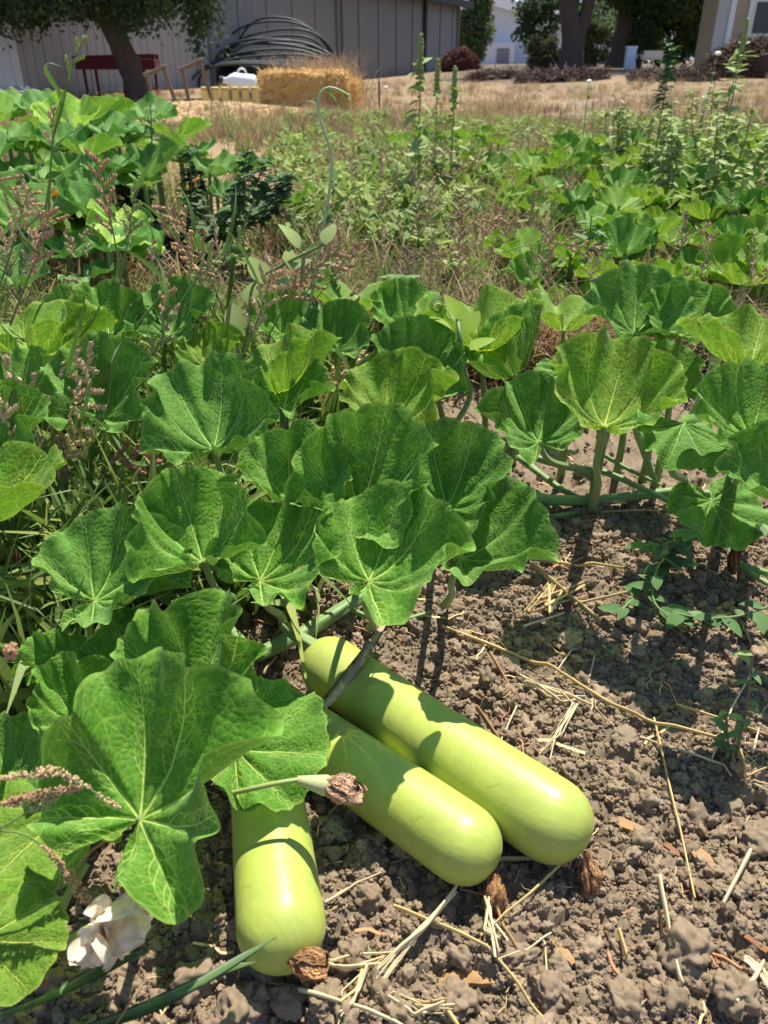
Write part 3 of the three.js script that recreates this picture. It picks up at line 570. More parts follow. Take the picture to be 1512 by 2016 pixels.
// frayed bundle: several fibres of one split straw
function frayed(pts, n, spread, label, seed, m = 1) {
  const R = rng(seed), a0 = onSoil(...pts[0]), t = thing('frayed_straw', label, 'straw', a0, 'frayed straws on the soil');
  for (let k = 0; k < n; k++) { const off = pts.map(([x, y], i) => [x + (R() - 0.5) * spread * (i ? 1 : 0.4), y + (R() - 0.5) * spread * (i ? 1 : 0.4)]); const [g, b] = strawGeo(off, 0.0011 + 0.0015 * R(), 0.006 + 0.006 * R(), 0.5); g.translate(b.x - a0.x, b.y - a0.y, b.z - a0.z); part('fibre', g, strawMats[R() < 0.75 ? m : 0], t); }
}
frayed([[895, 1765], [830, 1840], [745, 1925]], 7, 24, 'frayed bundle of bleached straw fibres below the middle gourd', 3);
frayed([[720, 1900], [690, 1960], [680, 1990]], 5, 36, 'loose bleached fibres left of the frayed bundle near the bottom edge', 4);
frayed([[1030, 1340], [1100, 1375], [1150, 1395]], 7, 40, 'tangle of pale fibres on the long jointed straw', 5);
frayed([[1130, 1400], [1095, 1450], [1070, 1490]], 6, 26, 'pale branched fibres below the long jointed straw', 6);
frayed([[955, 1780], [965, 1830], [985, 1880]], 6, 40, 'thin pale fibres hanging below the dried tip of the middle gourd', 7);
frayed([[770, 1960], [830, 1985], [880, 1978]], 6, 34, 'matted fibres at the bottom edge left of centre', 8);
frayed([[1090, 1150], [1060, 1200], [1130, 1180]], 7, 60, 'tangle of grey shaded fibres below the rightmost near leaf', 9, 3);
frayed([[1440, 1480], [1470, 1530], [1500, 1520]], 6, 46, 'pale dry roots at the foot of the seedling', 10);
frayed([[1470, 1890], [1495, 1930], [1512, 1960]], 5, 30, 'frayed straw at the right edge beside the largest clod', 12);
frayed([[640, 1880], [700, 1900], [760, 1880]], 4, 50, 'thin pale fibres right of the frontmost gourd blossom', 13);
// wood chips
function chip(px, py, L, W, T, turn, label, m = 2) {
  const p = onSoil(px, py, T * 0.4 + 0.002), g = new THREE.BoxGeometry(L, T, W, 14, 3, 6), a = g.attributes.position;
  for (let i = 0; i < a.count; i++) { const x = a.getX(i), y = a.getY(i), z = a.getZ(i), u = x / L * 2; a.setXYZ(i, x * (1 + 0.12 * noise(z * 300, px)), y * (1 - 0.35 * u * u) + 0.4 * T * noise(x * 80, z * 120, px), z * (1 - 0.45 * u * u * (0.6 + noise(px, u * 2))) + W * 0.2 * noise(x * 60, px)); }
  g.computeVertexNormals(); const o = solo('wood_chip', g, strawMats[m], label, 'wood chip', 'wood chips on the soil', p); o.rotation.set(0.15 * noise(px, 1), turn, 0.2 * noise(py, 2));
}
chip(1245, 1622, 0.030, 0.011, 0.006, -0.6, 'brown wood chip right of the longest gourd tip');
chip(930, 1905, 0.052, 0.013, 0.009, 0.05, 'largest woody chunk near the bottom edge below the gourds');
chip(1385, 1690, 0.024, 0.014, 0.004, -1.1, 'curled dry leaf fragment beside the straight golden straw');
chip(1300, 1405, 0.018, 0.004, 0.003, 0.8, 'small reddish bark piece left of the seedling', 4);
chip(1205, 1575, 0.016, 0.004, 0.003, 0.3, 'small reddish bark piece above the brown wood chip', 4);
chip(1300, 1530, 0.017, 0.004, 0.003, 0.1, 'thin orange bark sliver touching the straight golden straw', 4);
chip(1420, 1880, 0.016, 0.005, 0.003, 0.9, 'orange bark sliver right of the largest clod', 4);
chip(1490, 1850, 0.020, 0.006, 0.003, -0.8, 'orange bark sliver at the right edge', 4);
chip(1110, 1870, 0.024, 0.007, 0.004, -1.0, 'pointed bark splinter below the longest gourd tip');
chip(1330, 1660, 0.020, 0.006, 0.004, 2.2, 'thin bark splinter by the straight golden straw', 4);
{
  const R = rng(5), q = new THREE.Quaternion(), e = new THREE.Euler();
  for (let v = 0; v < 5; v++) {
    const r = rng(v + 60), L = 0.5, pts = []; for (let i = 0; i < 5; i++) pts.push(V((i / 4 - 0.5), 0.06 * (r() - 0.3), 0.16 * (r() - 0.5)));
    const g = tube(pts, 0.018 + 0.02 * (v % 3), 10, 5, 0.6), mats = [], cols = [];
    for (let k = 0; k < 190; k++) {
      const x = lerp(-0.28, 0.75, R()), z = -lerp(0.3, 1.45, R()), s = 0.012 + 0.04 * R() * R();
      e.set(0.3 * (R() - 0.5), R() * 6.28, 0.3 * (R() - 0.5)); q.setFromEuler(e);
      mats.push(new THREE.Matrix4().compose(V(x, groundY(x, z) + 0.006, z), q, V(s, s * 0.8, s))); const k2 = 0.7 + 0.5 * R(), b = R() < 0.3 ? 0.55 : 1; cols.push(col(k2, k2 * (0.9 * b + 0.1), k2 * (0.85 * b + 0.1)));
    }
    stuffInst('chaff', g, std(srgb(206, 182, 132), 0.75), mats, 'fine chaff and root fibres scattered over the soil', 'chaff', cols);
  }
}
{ const p = onSoil(1303, 1568, 0.003), g = clodGeo(90, 6, 0.6); const m = solo('pebble', g, std(srgb(120, 122, 124), 0.6), 'small smooth blue grey pebble right of the longest gourd', 'pebble', undefined, p); m.scale.setScalar(0.0055); }

// ---------------------------------------------------------------- farmyard behind the field
const X = (px, D) => (px - 756) / FPX * D / (CP + 0) * 1 * (CP * CP + SP * CP * 0.03) ;    // rough sideways place of a far thing
const far = (px, D, y) => { const p = atD(px, 120, D); return V(p.x, y ?? terrain(p.x, -D), -D); };
const metalTex = dataTex(256, 512, (u, v) => { const n = 0.86 + 0.22 * tileN(u * 2, v * 0.2, 9, 3, 3) + 0.14 * tileN(u, v, 6, 8, 3); return [n, n * 0.995, n * 0.98]; }, false); rep(metalTex, 1, 0.4);
const barnMetal = std(srgb(146, 147, 149), 0.55, { map: metalTex, metalness: 0.15 }), barnBoard = std(srgb(176, 174, 172), 0.8, { map: metalTex }), barnDark = std(srgb(58, 56, 58), 0.8), barnPlain = std(srgb(132, 133, 135), 0.6, { map: metalTex }), barnDoor = std(srgb(232, 240, 246), 0.7, { map: metalTex });
function corrugated(w, h, pitch, depth) {
  const n = Math.round(w / pitch) * 6, pos = [], idx = [], uv = [];
  for (let i = 0; i <= n; i++) { const x = i / n * w, z = depth * Math.sin(i / 6 * Math.PI * 2); for (const y of [0, h]) { pos.push(x, y, z); uv.push(x, y); } }
  for (let i = 0; i < n; i++) { const a = i * 2; idx.push(a, a + 2, a + 1, a + 1, a + 2, a + 3); }
  return geoOf(pos, idx, uv);
}
{
  const s = V(-7.3 - 11.3 * 0.25, 0, -20 + 30 * 0.25), b = thing('metal_barn', 'long grey barn with white board wing and corrugated metal wall', 'barn', V(s.x, -1.3, s.z));
  b.rotation.y = Math.atan2(0.936, 0.352); const H = 4.55, T = (t) => (t + 0.25) * 32.06, R = rng(12);
  part('back_wall', box(40, H, 0.12, 20, H / 2, -0.22), barnDark, b);
  for (let x = T(-0.035) + 0.05; x < T(0.205) - 0.2;) { const w = 0.24 + 0.10 * R(); part('board', box(w - 0.018, H - 0.1 * R(), 0.03, x + w / 2, H / 2, -0.03 + 0.012 * R()), barnBoard, b); x += w; }
  const door = part('sliding_door', box(4.2, H - 0.3, 0.08, T(-0.035) - 2.2, H / 2, 0.16), barnDoor, b); door.userData.label = 'bright white sliding door at the left edge';
  for (let k = 0; k < 6; k++) part('batten', box(0.06, H - 0.4, 0.03, T(-0.035) - 0.3 - k * 0.55, H / 2, 0.22), barnDoor, b);
  for (let x = T(0.205); x < T(0.49) - 0.3; x += 0.912) { const m = part('corrugated_sheet', corrugated(0.912, H, 0.114, 0.018), barnMetal, b); m.position.set(x, 0, -0.02 - 0.02 * (Math.round(x / 0.912) % 2)); }
  for (let x = T(0.49) + 0.1; x < T(1) - 0.4; x += 1.1) part('flat_sheet', box(1.08, H, 0.02, x + 0.55, H / 2, -0.04 - 0.03 * (Math.round(x / 1.1) % 2)), barnPlain, b);
  for (const t of [0.205, 0.49, 0.505, 0.82, 1.0]) part('trim', box(0.14, H, 0.14, T(t), H / 2, 0.02), t === 0.82 ? barnDark : barnPlain, b);
  const roof = part('roof', box(41.2, 0.16, 7, 20.4, H + 0.75, -3.0, 0, 0, -0.24 * -1), std(srgb(70, 66, 66), 0.7), b);
  part('fascia', box(41.2, 0.34, 0.1, 20.4, H - 0.02, 0.55), barnDark, b);
  part('soffit', box(41.1, 0.06, 0.8, 20.4, H + 0.06, 0.12), barnDark, b);
  part('end_wall', box(0.12, H, 6, T(1) - 0.1, H / 2, -3.2), barnPlain, b);
}
// white barn far behind
{
  const p = far(1075, 76, 0), b = thing('white_barn', 'far white barn with bright low roof and round roof vent', 'barn', p), wm = std(srgb(205, 208, 216), 0.8), rm = std(srgb(245, 245, 245), 0.6);
  const sh = new THREE.Shape([new THREE.Vector2(-7.5, 0), new THREE.Vector2(5.6, 0), new THREE.Vector2(5.6, 1.9), new THREE.Vector2(-5.0, 4.6), new THREE.Vector2(-7.5, 3.9)]);
  const g = new THREE.ExtrudeGeometry(sh, { depth: 12, bevelEnabled: false }); g.translate(0, 0, -12); part('wall', g, wm, b);
  const ang = Math.atan2(-2.7, 10.6); part('roof', box(11.8, 0.75, 13, 0.55, 3.55, -6, 0, ang), rm, b); part('roof', box(3.2, 0.6, 13, -6.3, 4.5, -6, 0, 0.27), rm, b);
  const v = part('roof_vent', new THREE.LatheGeometry([[0, 0], [0.42, 0], [0.42, 0.7], [0.66, 0.75], [0.7, 1.0], [0.5, 1.25], [0, 1.4]].map((q) => new THREE.Vector2(...q)), 20), rm, b); v.position.set(-2.9, 4.2, -3);
  const lt = part('lean_to_wall', box(2.4, 1.9, 2, -4.2, 0.95, 1.0), wm, b); part('door', box(1.0, 1.5, 0.06, -3.9, 0.75, 2.04), std(srgb(120, 124, 130), 0.8), b);
}
// trees: many leaf-sized faces in clumps, trunk and limbs
const barkTex = dataTex(128, 256, (u, v) => { const n = 0.7 + 0.6 * Math.abs(tileN(u * 2, v * 0.4, 9, 3, 4)) + 0.2 * tileN(u, v, 20, 4, 2); return [n, n, n]; }, false); rep(barkTex, 1, 0.7);
const barkMat = std(srgb(96, 82, 72), 0.95, { map: barkTex, bumpMap: barkTex, bumpScale: 0.03 });
function crown(blobs, size, seed) {
  const R = rng(seed), pos = [], idx = [], cl = [];
  for (const [c, r, n, droop] of blobs) {
    const K = 9, subs = []; for (let k = 0; k < K * 3; k++) { const a = R() * 6.28, u = 2 * R() - 1, s = Math.sqrt(1 - u * u), f = 0.45 + 0.55 * R(); subs.push(V(c.x + r.x * f * s * Math.cos(a), c.y + r.y * f * u, c.z + r.z * f * s * Math.sin(a))); }
    for (let k = 0; k < n; k++) {
      const s = subs[Math.floor(R() * subs.length)], q = 0.36, p = V(s.x + (R() + R() - 1) * r.x * q, s.y + (R() + R() - 1) * r.y * q - (droop ? Math.abs(R() * R()) * droop : 0), s.z + (R() + R() - 1) * r.z * q);
      const d = V(R() - 0.5, R() * 0.6 - 0.5, R() - 0.5).normalize(), e = V(R() - 0.5, R() - 0.5, R() - 0.5).cross(d).normalize(), L = size * (0.7 + 0.6 * R()), W = L * 0.27, o = pos.length / 3;
      const m = p.clone().addScaledVector(d, L * 0.5).addScaledVector(V(0, 1, 0), L * 0.08), t = p.clone().addScaledVector(d, L);
      for (const v of [p, m.clone().addScaledVector(e, W), t, m.clone().addScaledVector(e, -W)]) pos.push(v.x, v.y, v.z);
      idx.push(o, o + 1, o + 2, o, o + 2, o + 3); const kk = 0.7 + 0.6 * R(), yy = 0.8 + 0.5 * R(); for (let i = 0; i < 4; i++) cl.push(kk * yy, kk, kk);
    }
  }
  return geoOf(pos, idx, null, cl);
}
const leafGreen = (c) => leafy(c, 0.35, { vertexColors: true });
function tree(name, label, base, trunkPts, r0, limbs, blobs, size, c, seed, group) {
  const t = thing(name, label, 'tree', base, group);
  part('trunk', tube(trunkPts, (q) => r0 * (1 - 0.35 * q) * (1 + 0.5 * Math.pow(1 - q, 8)), 24, 14, 1, 0.25, seed), barkMat, t);
  for (const l of limbs) part('limb', tube(l.pts, (q) => l.r * (1 - 0.7 * q), 16, 8, 1, 0.2, seed), barkMat, t);
  part('crown', crown(blobs, size, seed), leafGreen(c), t).userData.kind = 'stuff';
  return t;
}
{
  const b = far(262, 18.6);
  tree('shade_tree', 'dark leafy tree with leaning trunk in front of the white barn wing', b, [V(0.05, -0.2, 0), V(-0.02, 0.4, 0), V(-0.25, 1.1, 0), V(-0.5, 1.8, 0.1), V(-0.75, 2.8, 0.2)], 0.24,
    [{ pts: [V(-0.5, 1.7, 0.1), V(0.4, 2.6, 0.3), V(1.4, 3.2, 0.4)], r: 0.13 }, { pts: [V(-0.55, 1.9, 0.1), V(-1.5, 2.7, 0.3), V(-2.8, 3.2, 0.5)], r: 0.13 }, { pts: [V(-0.7, 2.6, 0.2), V(-0.4, 3.6, 0), V(0.2, 4.5, 0)], r: 0.12 }],
    [[V(-2.4, 2.35, 0.4), V(1.3, 1.0, 1.2), 6500, 0.5], [V(-0.8, 2.5, 0.6), V(1.5, 1.05, 1.3), 7000, 0.4], [V(0.8, 2.35, 0.3), V(1.1, 1.0, 1.2), 5500, 0.7], [V(-0.5, 4.3, 0), V(3.0, 1.6, 2.4), 9000], [V(0.2, 1.85, 0.5), V(0.9, 0.5, 0.8), 2200, 0.4], [V(-1.4, 1.8, 0.6), V(1.0, 0.5, 0.8), 2400, 0.3], [V(1.5, 1.7, 0.2), V(0.5, 0.8, 0.5), 900, 0.5], [V(-3.6, 2.5, 0.2), V(1.1, 0.9, 1.1), 3500, 0.3]], 0.11, col(0.05, 0.10, 0.028), 41);
  const b2 = far(1124, 31);
  tree('forked_tree', 'tall tree with a thick trunk forking low between the barns', b2, [V(0, -0.2, 0), V(0, 0.4, 0), V(-0.02, 0.9, 0), V(-0.22, 1.7, 0), V(-0.32, 2.8, 0), V(-0.5, 4.5, 0)], 0.36,
    [{ pts: [V(0.05, 0.6, 0), V(0.22, 1.2, 0), V(0.42, 2.0, 0), V(0.6, 3.4, 0), V(1.2, 5, 0)], r: 0.27 }], [[V(-0.3, 5.6, 0), V(3.2, 1.8, 3.2), 9000], [V(-1.6, 3.35, 0), V(0.9, 0.8, 0.9), 900, 0.3], [V(1.6, 3.6, 0.5), V(1.6, 1.0, 1.2), 4500, 0.5]], 0.16, col(0.055, 0.11, 0.03), 42);
  const b3 = far(1218, 36);
  tree('dark_tree', 'dense dark tree with black shaded trunk left of the tan house', b3, [V(0, -0.2, 0), V(0.05, 0.8, 0), V(0.1, 1.8, 0), V(0.2, 4, 0)], 0.42, [{ pts: [V(0.1, 1.6, 0), V(1.0, 2.8, 0.2), V(2.2, 3.6, 0.3)], r: 0.18 }],
    [[V(1.8, 2.7, 0.2), V(1.9, 1.3, 1.4), 9000, 0.5], [V(-0.6, 2.9, 0.2), V(1.2, 1.0, 1.2), 5000, 0.4], [V(3.6, 2.9, 0), V(1.5, 1.1, 1.2), 6500, 0.5], [V(1.2, 5, -1), V(4, 1.8, 2.6), 9000], [V(0.85, 1.15, 0.4), V(0.55, 0.9, 0.5), 2600], [V(2.6, 1.2, -0.6), V(1.4, 0.9, 0.6), 4200]], 0.17, col(0.06, 0.115, 0.028), 43);
  const bs = far(930, 56);
  tree('tall_shrub', 'bright green shrub just past the end of the grey barn', bs, [V(0, -0.2, 0), V(0, 1, 0), V(0.1, 2.2, 0)], 0.14, [], [[V(0, 2.0, 0), V(1.2, 1.9, 1.2), 6500], [V(0.2, 4.2, 0), V(1.0, 1.1, 1), 3500]], 0.24, col(0.12, 0.18, 0.05), 44);
  const bo = far(1046, 42);
  tree('young_tree', 'open young tree in front of the far white barn roof', bo, [V(0, -0.2, 0), V(0.03, 1, 0), V(-0.05, 2.4, 0)], 0.07, [{ pts: [V(0, 1, 0), V(0.5, 1.8, 0), V(0.8, 2.4, 0)], r: 0.04 }, { pts: [V(0, 1.1, 0), V(-0.4, 1.7, 0), V(-0.6, 2.2, 0)], r: 0.03 }], [[V(0.1, 1.55, 0), V(0.95, 0.75, 0.8), 1500], [V(-0.1, 2.5, 0), V(0.9, 0.7, 0.8), 900], [V(0.9, 2.2, 0), V(0.7, 0.7, 0.7), 700]], 0.2, col(0.07, 0.13, 0.04), 45);
  const bh = far(1078, 32);
  tree('olive_bush', 'low olive green bush at the foot of the forked tree', bh, [V(0, -0.1, 0), V(0, 0.4, 0), V(0, 0.7, 0)], 0.05, [], [[V(-0.1, 0.55, 0), V(0.62, 0.55, 0.5), 3600]], 0.13, col(0.13, 0.14, 0.06), 46);
  const bg = far(1172, 40);
  tree('round_hedge_bush', 'rounded green bush between the forked tree and the dark tree', bg, [V(0, -0.1, 0), V(0, 0.6, 0), V(0, 1.2, 0)], 0.06, [], [[V(0, 0.9, 0), V(0.8, 0.95, 0.7), 4200]], 0.15, col(0.10, 0.15, 0.05), 47);
  [[1210, 84, 4.6, 48], [1330, 78, 5.2, 49], [1440, 82, 5, 50], [1120, 92, 3.2, 51]].forEach(([px, D, r, s], i) => { const p = far(px, D); tree('distant_tree', ['distant tree seen through the gap beside the forked trunk', 'distant tree behind the dark tree', 'distant tree behind the tan house', 'distant low tree behind the forked trunk'][i], p, [V(0, 0, 0), V(0, 1.5, 0), V(0.2, 3, 0)], 0.3, [], [[V(0, r * 0.7, 0), V(r, r * 0.75, r * 0.7), 6500]], 0.42, col(0.08, 0.14, 0.045), s, 'distant trees behind the yard'); });
}
// tan house corner on the right
{
  const p = far(1425, 30), h = thing('tan_house', 'tan house corner with white trim and dark window at the right edge', 'house', p), tan = std(srgb(176, 158, 132), 0.85), white = std(srgb(226, 228, 224), 0.7);
  for (let k = 0; k < 26; k++) part('siding_board', box(7.6, 0.165, 0.03, 3.8, 0.1 + k * 0.17, 0.0, 0, 0, 0.09), tan, h);
  part('wall', box(7.5, 4.6, 3, 3.8, 2.2, -1.55), tan, h); part('corner_board', box(0.16, 4.6, 0.12, -0.02, 2.2, 0.0), white, h); part('corner_board', box(0.05, 4.6, 0.9, -0.1, 2.2, -0.6), white, h);
  const w = part('window', box(0.72, 2.0, 0.08, 0.98, 1.95, 0.03), white, h); part('pane', box(0.56, 0.86, 0.03, 0.98, 2.42, 0.075), phys(col(0.02, 0.025, 0.03), 0.15), w); part('pane', box(0.56, 0.86, 0.03, 0.98, 1.48, 0.075), phys(col(0.02, 0.025, 0.03), 0.15), w); part('casing', box(0.12, 2.1, 0.06, 1.42, 1.95, 0.06), white, w); part('casing', box(0.12, 2.1, 0.06, 0.54, 1.95, 0.06), white, w);
  part('roof', box(8.4, 0.2, 4, 3.7, 4.7, -1.4), barnDark, h);
}
// brush heaps: many crossing twigs over a lumpy core
function brushPile(name, label, p, rx, ry, rz, n, c, seed) {
  const R = rng(seed), t = thing(name, label, 'brush pile', p, 'heaps of dry brush'), gs = [];
  const core = clodGeo(seed, 12, 1); core.deleteAttribute('color'); core.scale(rx * 0.72, ry * 0.72, rz * 0.7); part('core', core, std(c.clone().multiplyScalar(0.6), 0.95), t);
  for (let k = 0; k < n; k++) { const a = R() * 6.28, u = R(), s = Math.sqrt(1 - u * u), b = V(rx * 0.8 * s * Math.cos(a), ry * 0.8 * u, rz * 0.8 * s * Math.sin(a)), d = V(R() - 0.5, R() * 0.5 - 0.15, R() - 0.5).normalize(), L = rx * (0.18 + 0.3 * R()); gs.push(tube([b.clone().addScaledVector(d, -L / 2), b.clone().add(V(0, 0.06 * R(), 0)), b.clone().addScaledVector(d, L / 2)], 0.006 + 0.01 * R(), 3, 3)); }
  part('twigs', mergeGeometries(gs), std(c, 0.9), t).userData.kind = 'stuff';
}
brushPile('brush_pile', 'reddish brown brush pile at the end of the grey barn', far(906, 40), 1.05, 1.0, 0.7, 900, srgb(104, 62, 52), 71);
brushPile('brush_pile', 'large dark brown brush pile in front of the tan house', far(1480, 24), 1.5, 0.95, 0.9, 1200, srgb(92, 70, 58), 72);
brushPile('brush_pile', 'low dark heap of dead weeds below the forked tree', far(1110, 24), 1.5, 0.2, 0.9, 600, srgb(96, 78, 70), 73);
brushPile('brush_pile', 'low dark heap of dead weeds right of the forked tree', far(1330, 22.5), 1.3, 0.26, 0.8, 600, srgb(100, 84, 72), 74);
brushPile('brush_pile', 'low brown heap of dead weeds right of the barn end', far(985, 27), 1.1, 0.2, 0.6, 450, srgb(112, 88, 76), 75);
// parked car in the sunken drive
{
  const p = far(18, 16); p.x -= 0.35; p.y = terrain(p.x, p.z) - 0.01;
  const c = thing('parked_car', 'silver parked car half hidden behind squash leaves at the left edge', 'car', p), body = phys(srgb(196, 200, 206), 0.3, { metalness: 0.4, clearcoat: 0.8 }), glass = phys(col(0.015, 0.02, 0.022), 0.08), black = std(col(0.02, 0.02, 0.02), 0.8);
  const ext = (pts, w, bev) => { const g = new THREE.ExtrudeGeometry(new THREE.Shape(pts.map((q) => new THREE.Vector2(...q))), { depth: w, bevelEnabled: true, bevelSize: bev, bevelThickness: bev, bevelSegments: 3 }); g.translate(0, 0, -w / 2); return g; };
  part('body', ext([[-2.1, 0.3], [2.05, 0.3], [2.1, 0.6], [1.95, 0.8], [0.95, 0.92], [-1.9, 0.95], [-2.1, 0.8]], 1.5, 0.08), body, c);
  part('cabin', ext([[0.95, 0.9], [0.42, 1.32], [0.1, 1.4], [-1.1, 1.4], [-1.7, 0.95]], 1.24, 0.06), body, c);
  part('windscreen', box(0.62, 0.03, 1.12, 0.745, 1.17, 0, 0, -0.67), glass, c);
  for (const s of [-1, 1]) { part('side_window', box(0.75, 0.3, 0.03, -0.05, 1.16, s * 0.69), glass, c); part('side_window', box(0.62, 0.28, 0.03, -0.9, 1.16, s * 0.69), glass, c); part('headlight', box(0.1, 0.14, 0.3, 2.1, 0.68, s * 0.55), phys(srgb(230, 235, 240), 0.15), c); for (const x of [-1.3, 1.3]) { const g = new THREE.TorusGeometry(0.25, 0.09, 10, 24); const w = part('wheel', g, black, c); w.position.set(x, 0.34, s * 0.76); const hg = new THREE.CylinderGeometry(0.2, 0.2, 0.08, 18); hg.rotateX(Math.PI / 2); part('rim', hg, body, w); } }
  c.rotation.y = -0.5;
}
// yard clutter
const wood = (r, g, b) => std(srgb(r, g, b), 0.9, { map: barkTex });
{
  const p = far(232, 20.2), t = thing('wooden_trough', 'dark maroon trough on thin legs in tree shade against the white boards', 'trough', p), m = std(srgb(96, 30, 40), 0.8, { map: metalTex });
  part('tray', box(1.75, 0.2, 0.5, 0, 0.60, 0), m, t); part('side_rail', box(1.8, 0.09, 0.06, 0, 0.74, 0.26, 0, 0.02), m, t); part('side_rail', box(1.0, 0.09, 0.06, 0.35, 0.75, -0.26), m, t);
  for (const x of [-0.72, -0.46, 0.5, 0.75]) part('leg', box(0.055, 0.66, 0.055, x, 0.2, x > 0 ? -0.2 : 0.2), m, t);
}
function frame(px, D, label, s) {
  const p = far(px, D), t = thing('sawhorse', label, 'sawhorse', p, 'weathered wooden sawhorses'), m = wood(128, 110, 92);
  part('post', tube([V(-0.13, -0.1, 0), V(-0.17, 0.2, 0), V(-0.2, 0.44 * s, 0)], 0.028, 6, 6, 1, 0.2), m, t); part('post', tube([V(0.2, -0.1, -0.1), V(0.12, 0.25, -0.05), V(0.06, 0.5 * s, 0)], 0.03, 6, 6, 1, 0.2), m, t); part('top_bar', tube([V(-0.24, 0.42 * s, 0.02), V(-0.08, 0.47 * s, 0), V(0.1, 0.54 * s, 0)], 0.032, 6, 6, 1, 0.2), m, t);
}
frame(312, 13.2, 'small weathered wooden sawhorse in shade left of the cream buckets', 1); frame(385, 12.6, 'weathered wooden sawhorse standing right before the cream buckets', 1.05);
for (let k = 0; k < 6; k++) {
  const p = far(398 + k * 20, 14.6 + 0.05 * k), b = thing('bucket', ['leftmost cream bucket, nearest the sawhorses', 'second cream bucket from the left in the row', 'third cream bucket from the left in the row', 'fourth cream bucket from the left in the row', 'fifth cream bucket from the left in the row', 'rightmost cream bucket, beside the straw bale'][k], 'bucket', p, 'row of cream buckets');
  part('body', new THREE.LatheGeometry([[0, 0], [0.05, 0], [0.058, 0.06], [0.062, 0.26], [0.066, 0.27], [0.062, 0.28], [0.055, 0.27], [0.053, 0.05]].map((q) => new THREE.Vector2(...q)), 20), std(srgb(214, 194, 120), 0.7), b); part('rim', new THREE.TorusGeometry(0.064, 0.007, 6, 24).rotateX(Math.PI / 2).translate(0, 0.245, 0), std(srgb(150, 120, 70), 0.8), b);
}
{
  const p = far(472, 15.6), j = thing('jug', 'large white plastic jug lying on planks behind the buckets', 'jug', V(p.x, p.y + 0.19, p.z)), m = std(srgb(232, 236, 236), 0.5); const g = new THREE.LatheGeometry([[0, -0.26], [0.1, -0.26], [0.14, -0.22], [0.14, 0.12], [0.1, 0.2], [0.05, 0.26], [0.05, 0.32], [0, 0.32]].map((q) => new THREE.Vector2(...q)), 24); g.rotateZ(Math.PI / 2 - 0.1); g.translate(0, 0.14, 0); part('body', g, m, j); part('cap', new THREE.CylinderGeometry(0.055, 0.055, 0.06, 16).rotateZ(Math.PI / 2).translate(-0.34, 0.18, 0), std(srgb(60, 60, 64), 0.7), j); part('handle', new THREE.TorusGeometry(0.07, 0.016, 8, 20, Math.PI).translate(0.02, 0.28, 0), m, j);
  const q = far(500, 15.8), pl = thing('plank_stack', 'stack of pale weathered planks behind the buckets', 'planks', q); for (let k = 0; k < 4; k++) part('plank', box(1.6 - 0.1 * k, 0.05, 0.3, 0.05 * k, 0.03 + 0.055 * k, 0.02 * k, 0.03 * k), wood(190 - 10 * k, 172 - 10 * k, 148 - 8 * k), pl);
}
{
  const m = std(srgb(48, 58, 62), 0.55), R = rng(33);
  const net = far(520, 26.8), core = clodGeo(95, 14, 1); core.deleteAttribute('color'); core.scale(1.75, 0.62, 0.7); const o = solo('hoop_shade_mound', core, std(srgb(44, 50, 54), 0.95), 'added dark netting under the bent hoops by the corrugated wall', 'mound', undefined, V(net.x, net.y + 0.25, net.z));  // dark lump added to stand for the shade beneath the hoops
  for (let k = 0; k < 13; k++) {
    const D = 25.2 + 0.22 * k, p = far(532 + 5 * (R() - 0.5) * 6, D), w = 2.15 - 0.05 * k * R(), h = 0.55 + 0.085 * k + 0.08 * R(), pts = []; for (let i = 0; i <= 14; i++) { const a = Math.PI * i / 14, cx = Math.sign(Math.cos(a)) * Math.pow(Math.abs(Math.cos(a)), 0.8) * -w, sy = Math.pow(Math.sin(a), 0.75) * h; pts.push(V(cx + 0.1 * k * 0.2, sy - 0.03 + 0.12 * sy * Math.sin(k + i * 0.4), 0.1 * sy)); }
    solo('bent_hoop', tube(pts, 0.032, 40, 7), m, 'dark bent greenhouse hoop in the pile leaning by the corrugated wall', 'hoop', 'dark bent hoops piled by the barn', p);
  }
}
const hayMat = std(srgb(206, 168, 104), 0.9, { map: strawTex }), hayFibre = std(srgb(222, 188, 122), 0.8);
function bale(label, p, w, h, d, turn, seed) {
  const t = thing('straw_bale', label, 'straw bale', p, 'straw bales'), R = rng(seed), g = new THREE.BoxGeometry(w, h, d, 40, 18, 20), a = g.attributes.position, gs = [];
  for (let i = 0; i < a.count; i++) { const v = V().fromBufferAttribute(a, i), n = 0.035 * noise(v.x * 9, v.y * 14, v.z * 9 + seed) + 0.02 * noise(v.x * 40, v.y * 40, v.z * 40); const q = 1 + n / 0.25, e = 1 - 0.05 * (Math.abs(v.x / w * 2) ** 6 + Math.abs(v.y / h * 2) ** 6); a.setXYZ(i, v.x * q * e, v.y * q * e + h / 2, v.z * q * e); }
  g.computeVertexNormals(); part('bale_body', g, hayMat, t);
  for (let k = 0; k < 900; k++) { const f = Math.floor(R() * 3), x = (R() - 0.5) * w, y = R() * h, z = (R() - 0.5) * d, b = f === 0 ? V(x, h, z) : f === 1 ? V(x, y, d / 2) : V((R() < 0.5 ? -1 : 1) * w / 2, y, z), e = V(R() - 0.5, (R() - 0.5) * 0.6, R() - 0.5).normalize().multiplyScalar(0.05 + 0.07 * R()); gs.push(tube([b.clone().sub(e), b.clone().addScaledVector(V(0, 1, 0), 0.012 * R()), b.clone().add(e)], 0.0035, 2, 3)); }
  part('loose_straw', mergeGeometries(gs), hayFibre, t).userData.kind = 'stuff';
  for (const s of [-0.25, 0.25]) part('twine', box(0.012, h + 0.02, d + 0.02, w * s, h / 2, 0), std(srgb(160, 120, 70), 0.9), t);
  t.rotation.y = turn; return t;
}
bale('large straw bale with sunlit top beside the buckets', far(598, 12.4), 1.16, 0.45, 0.62, 0.12, 5);
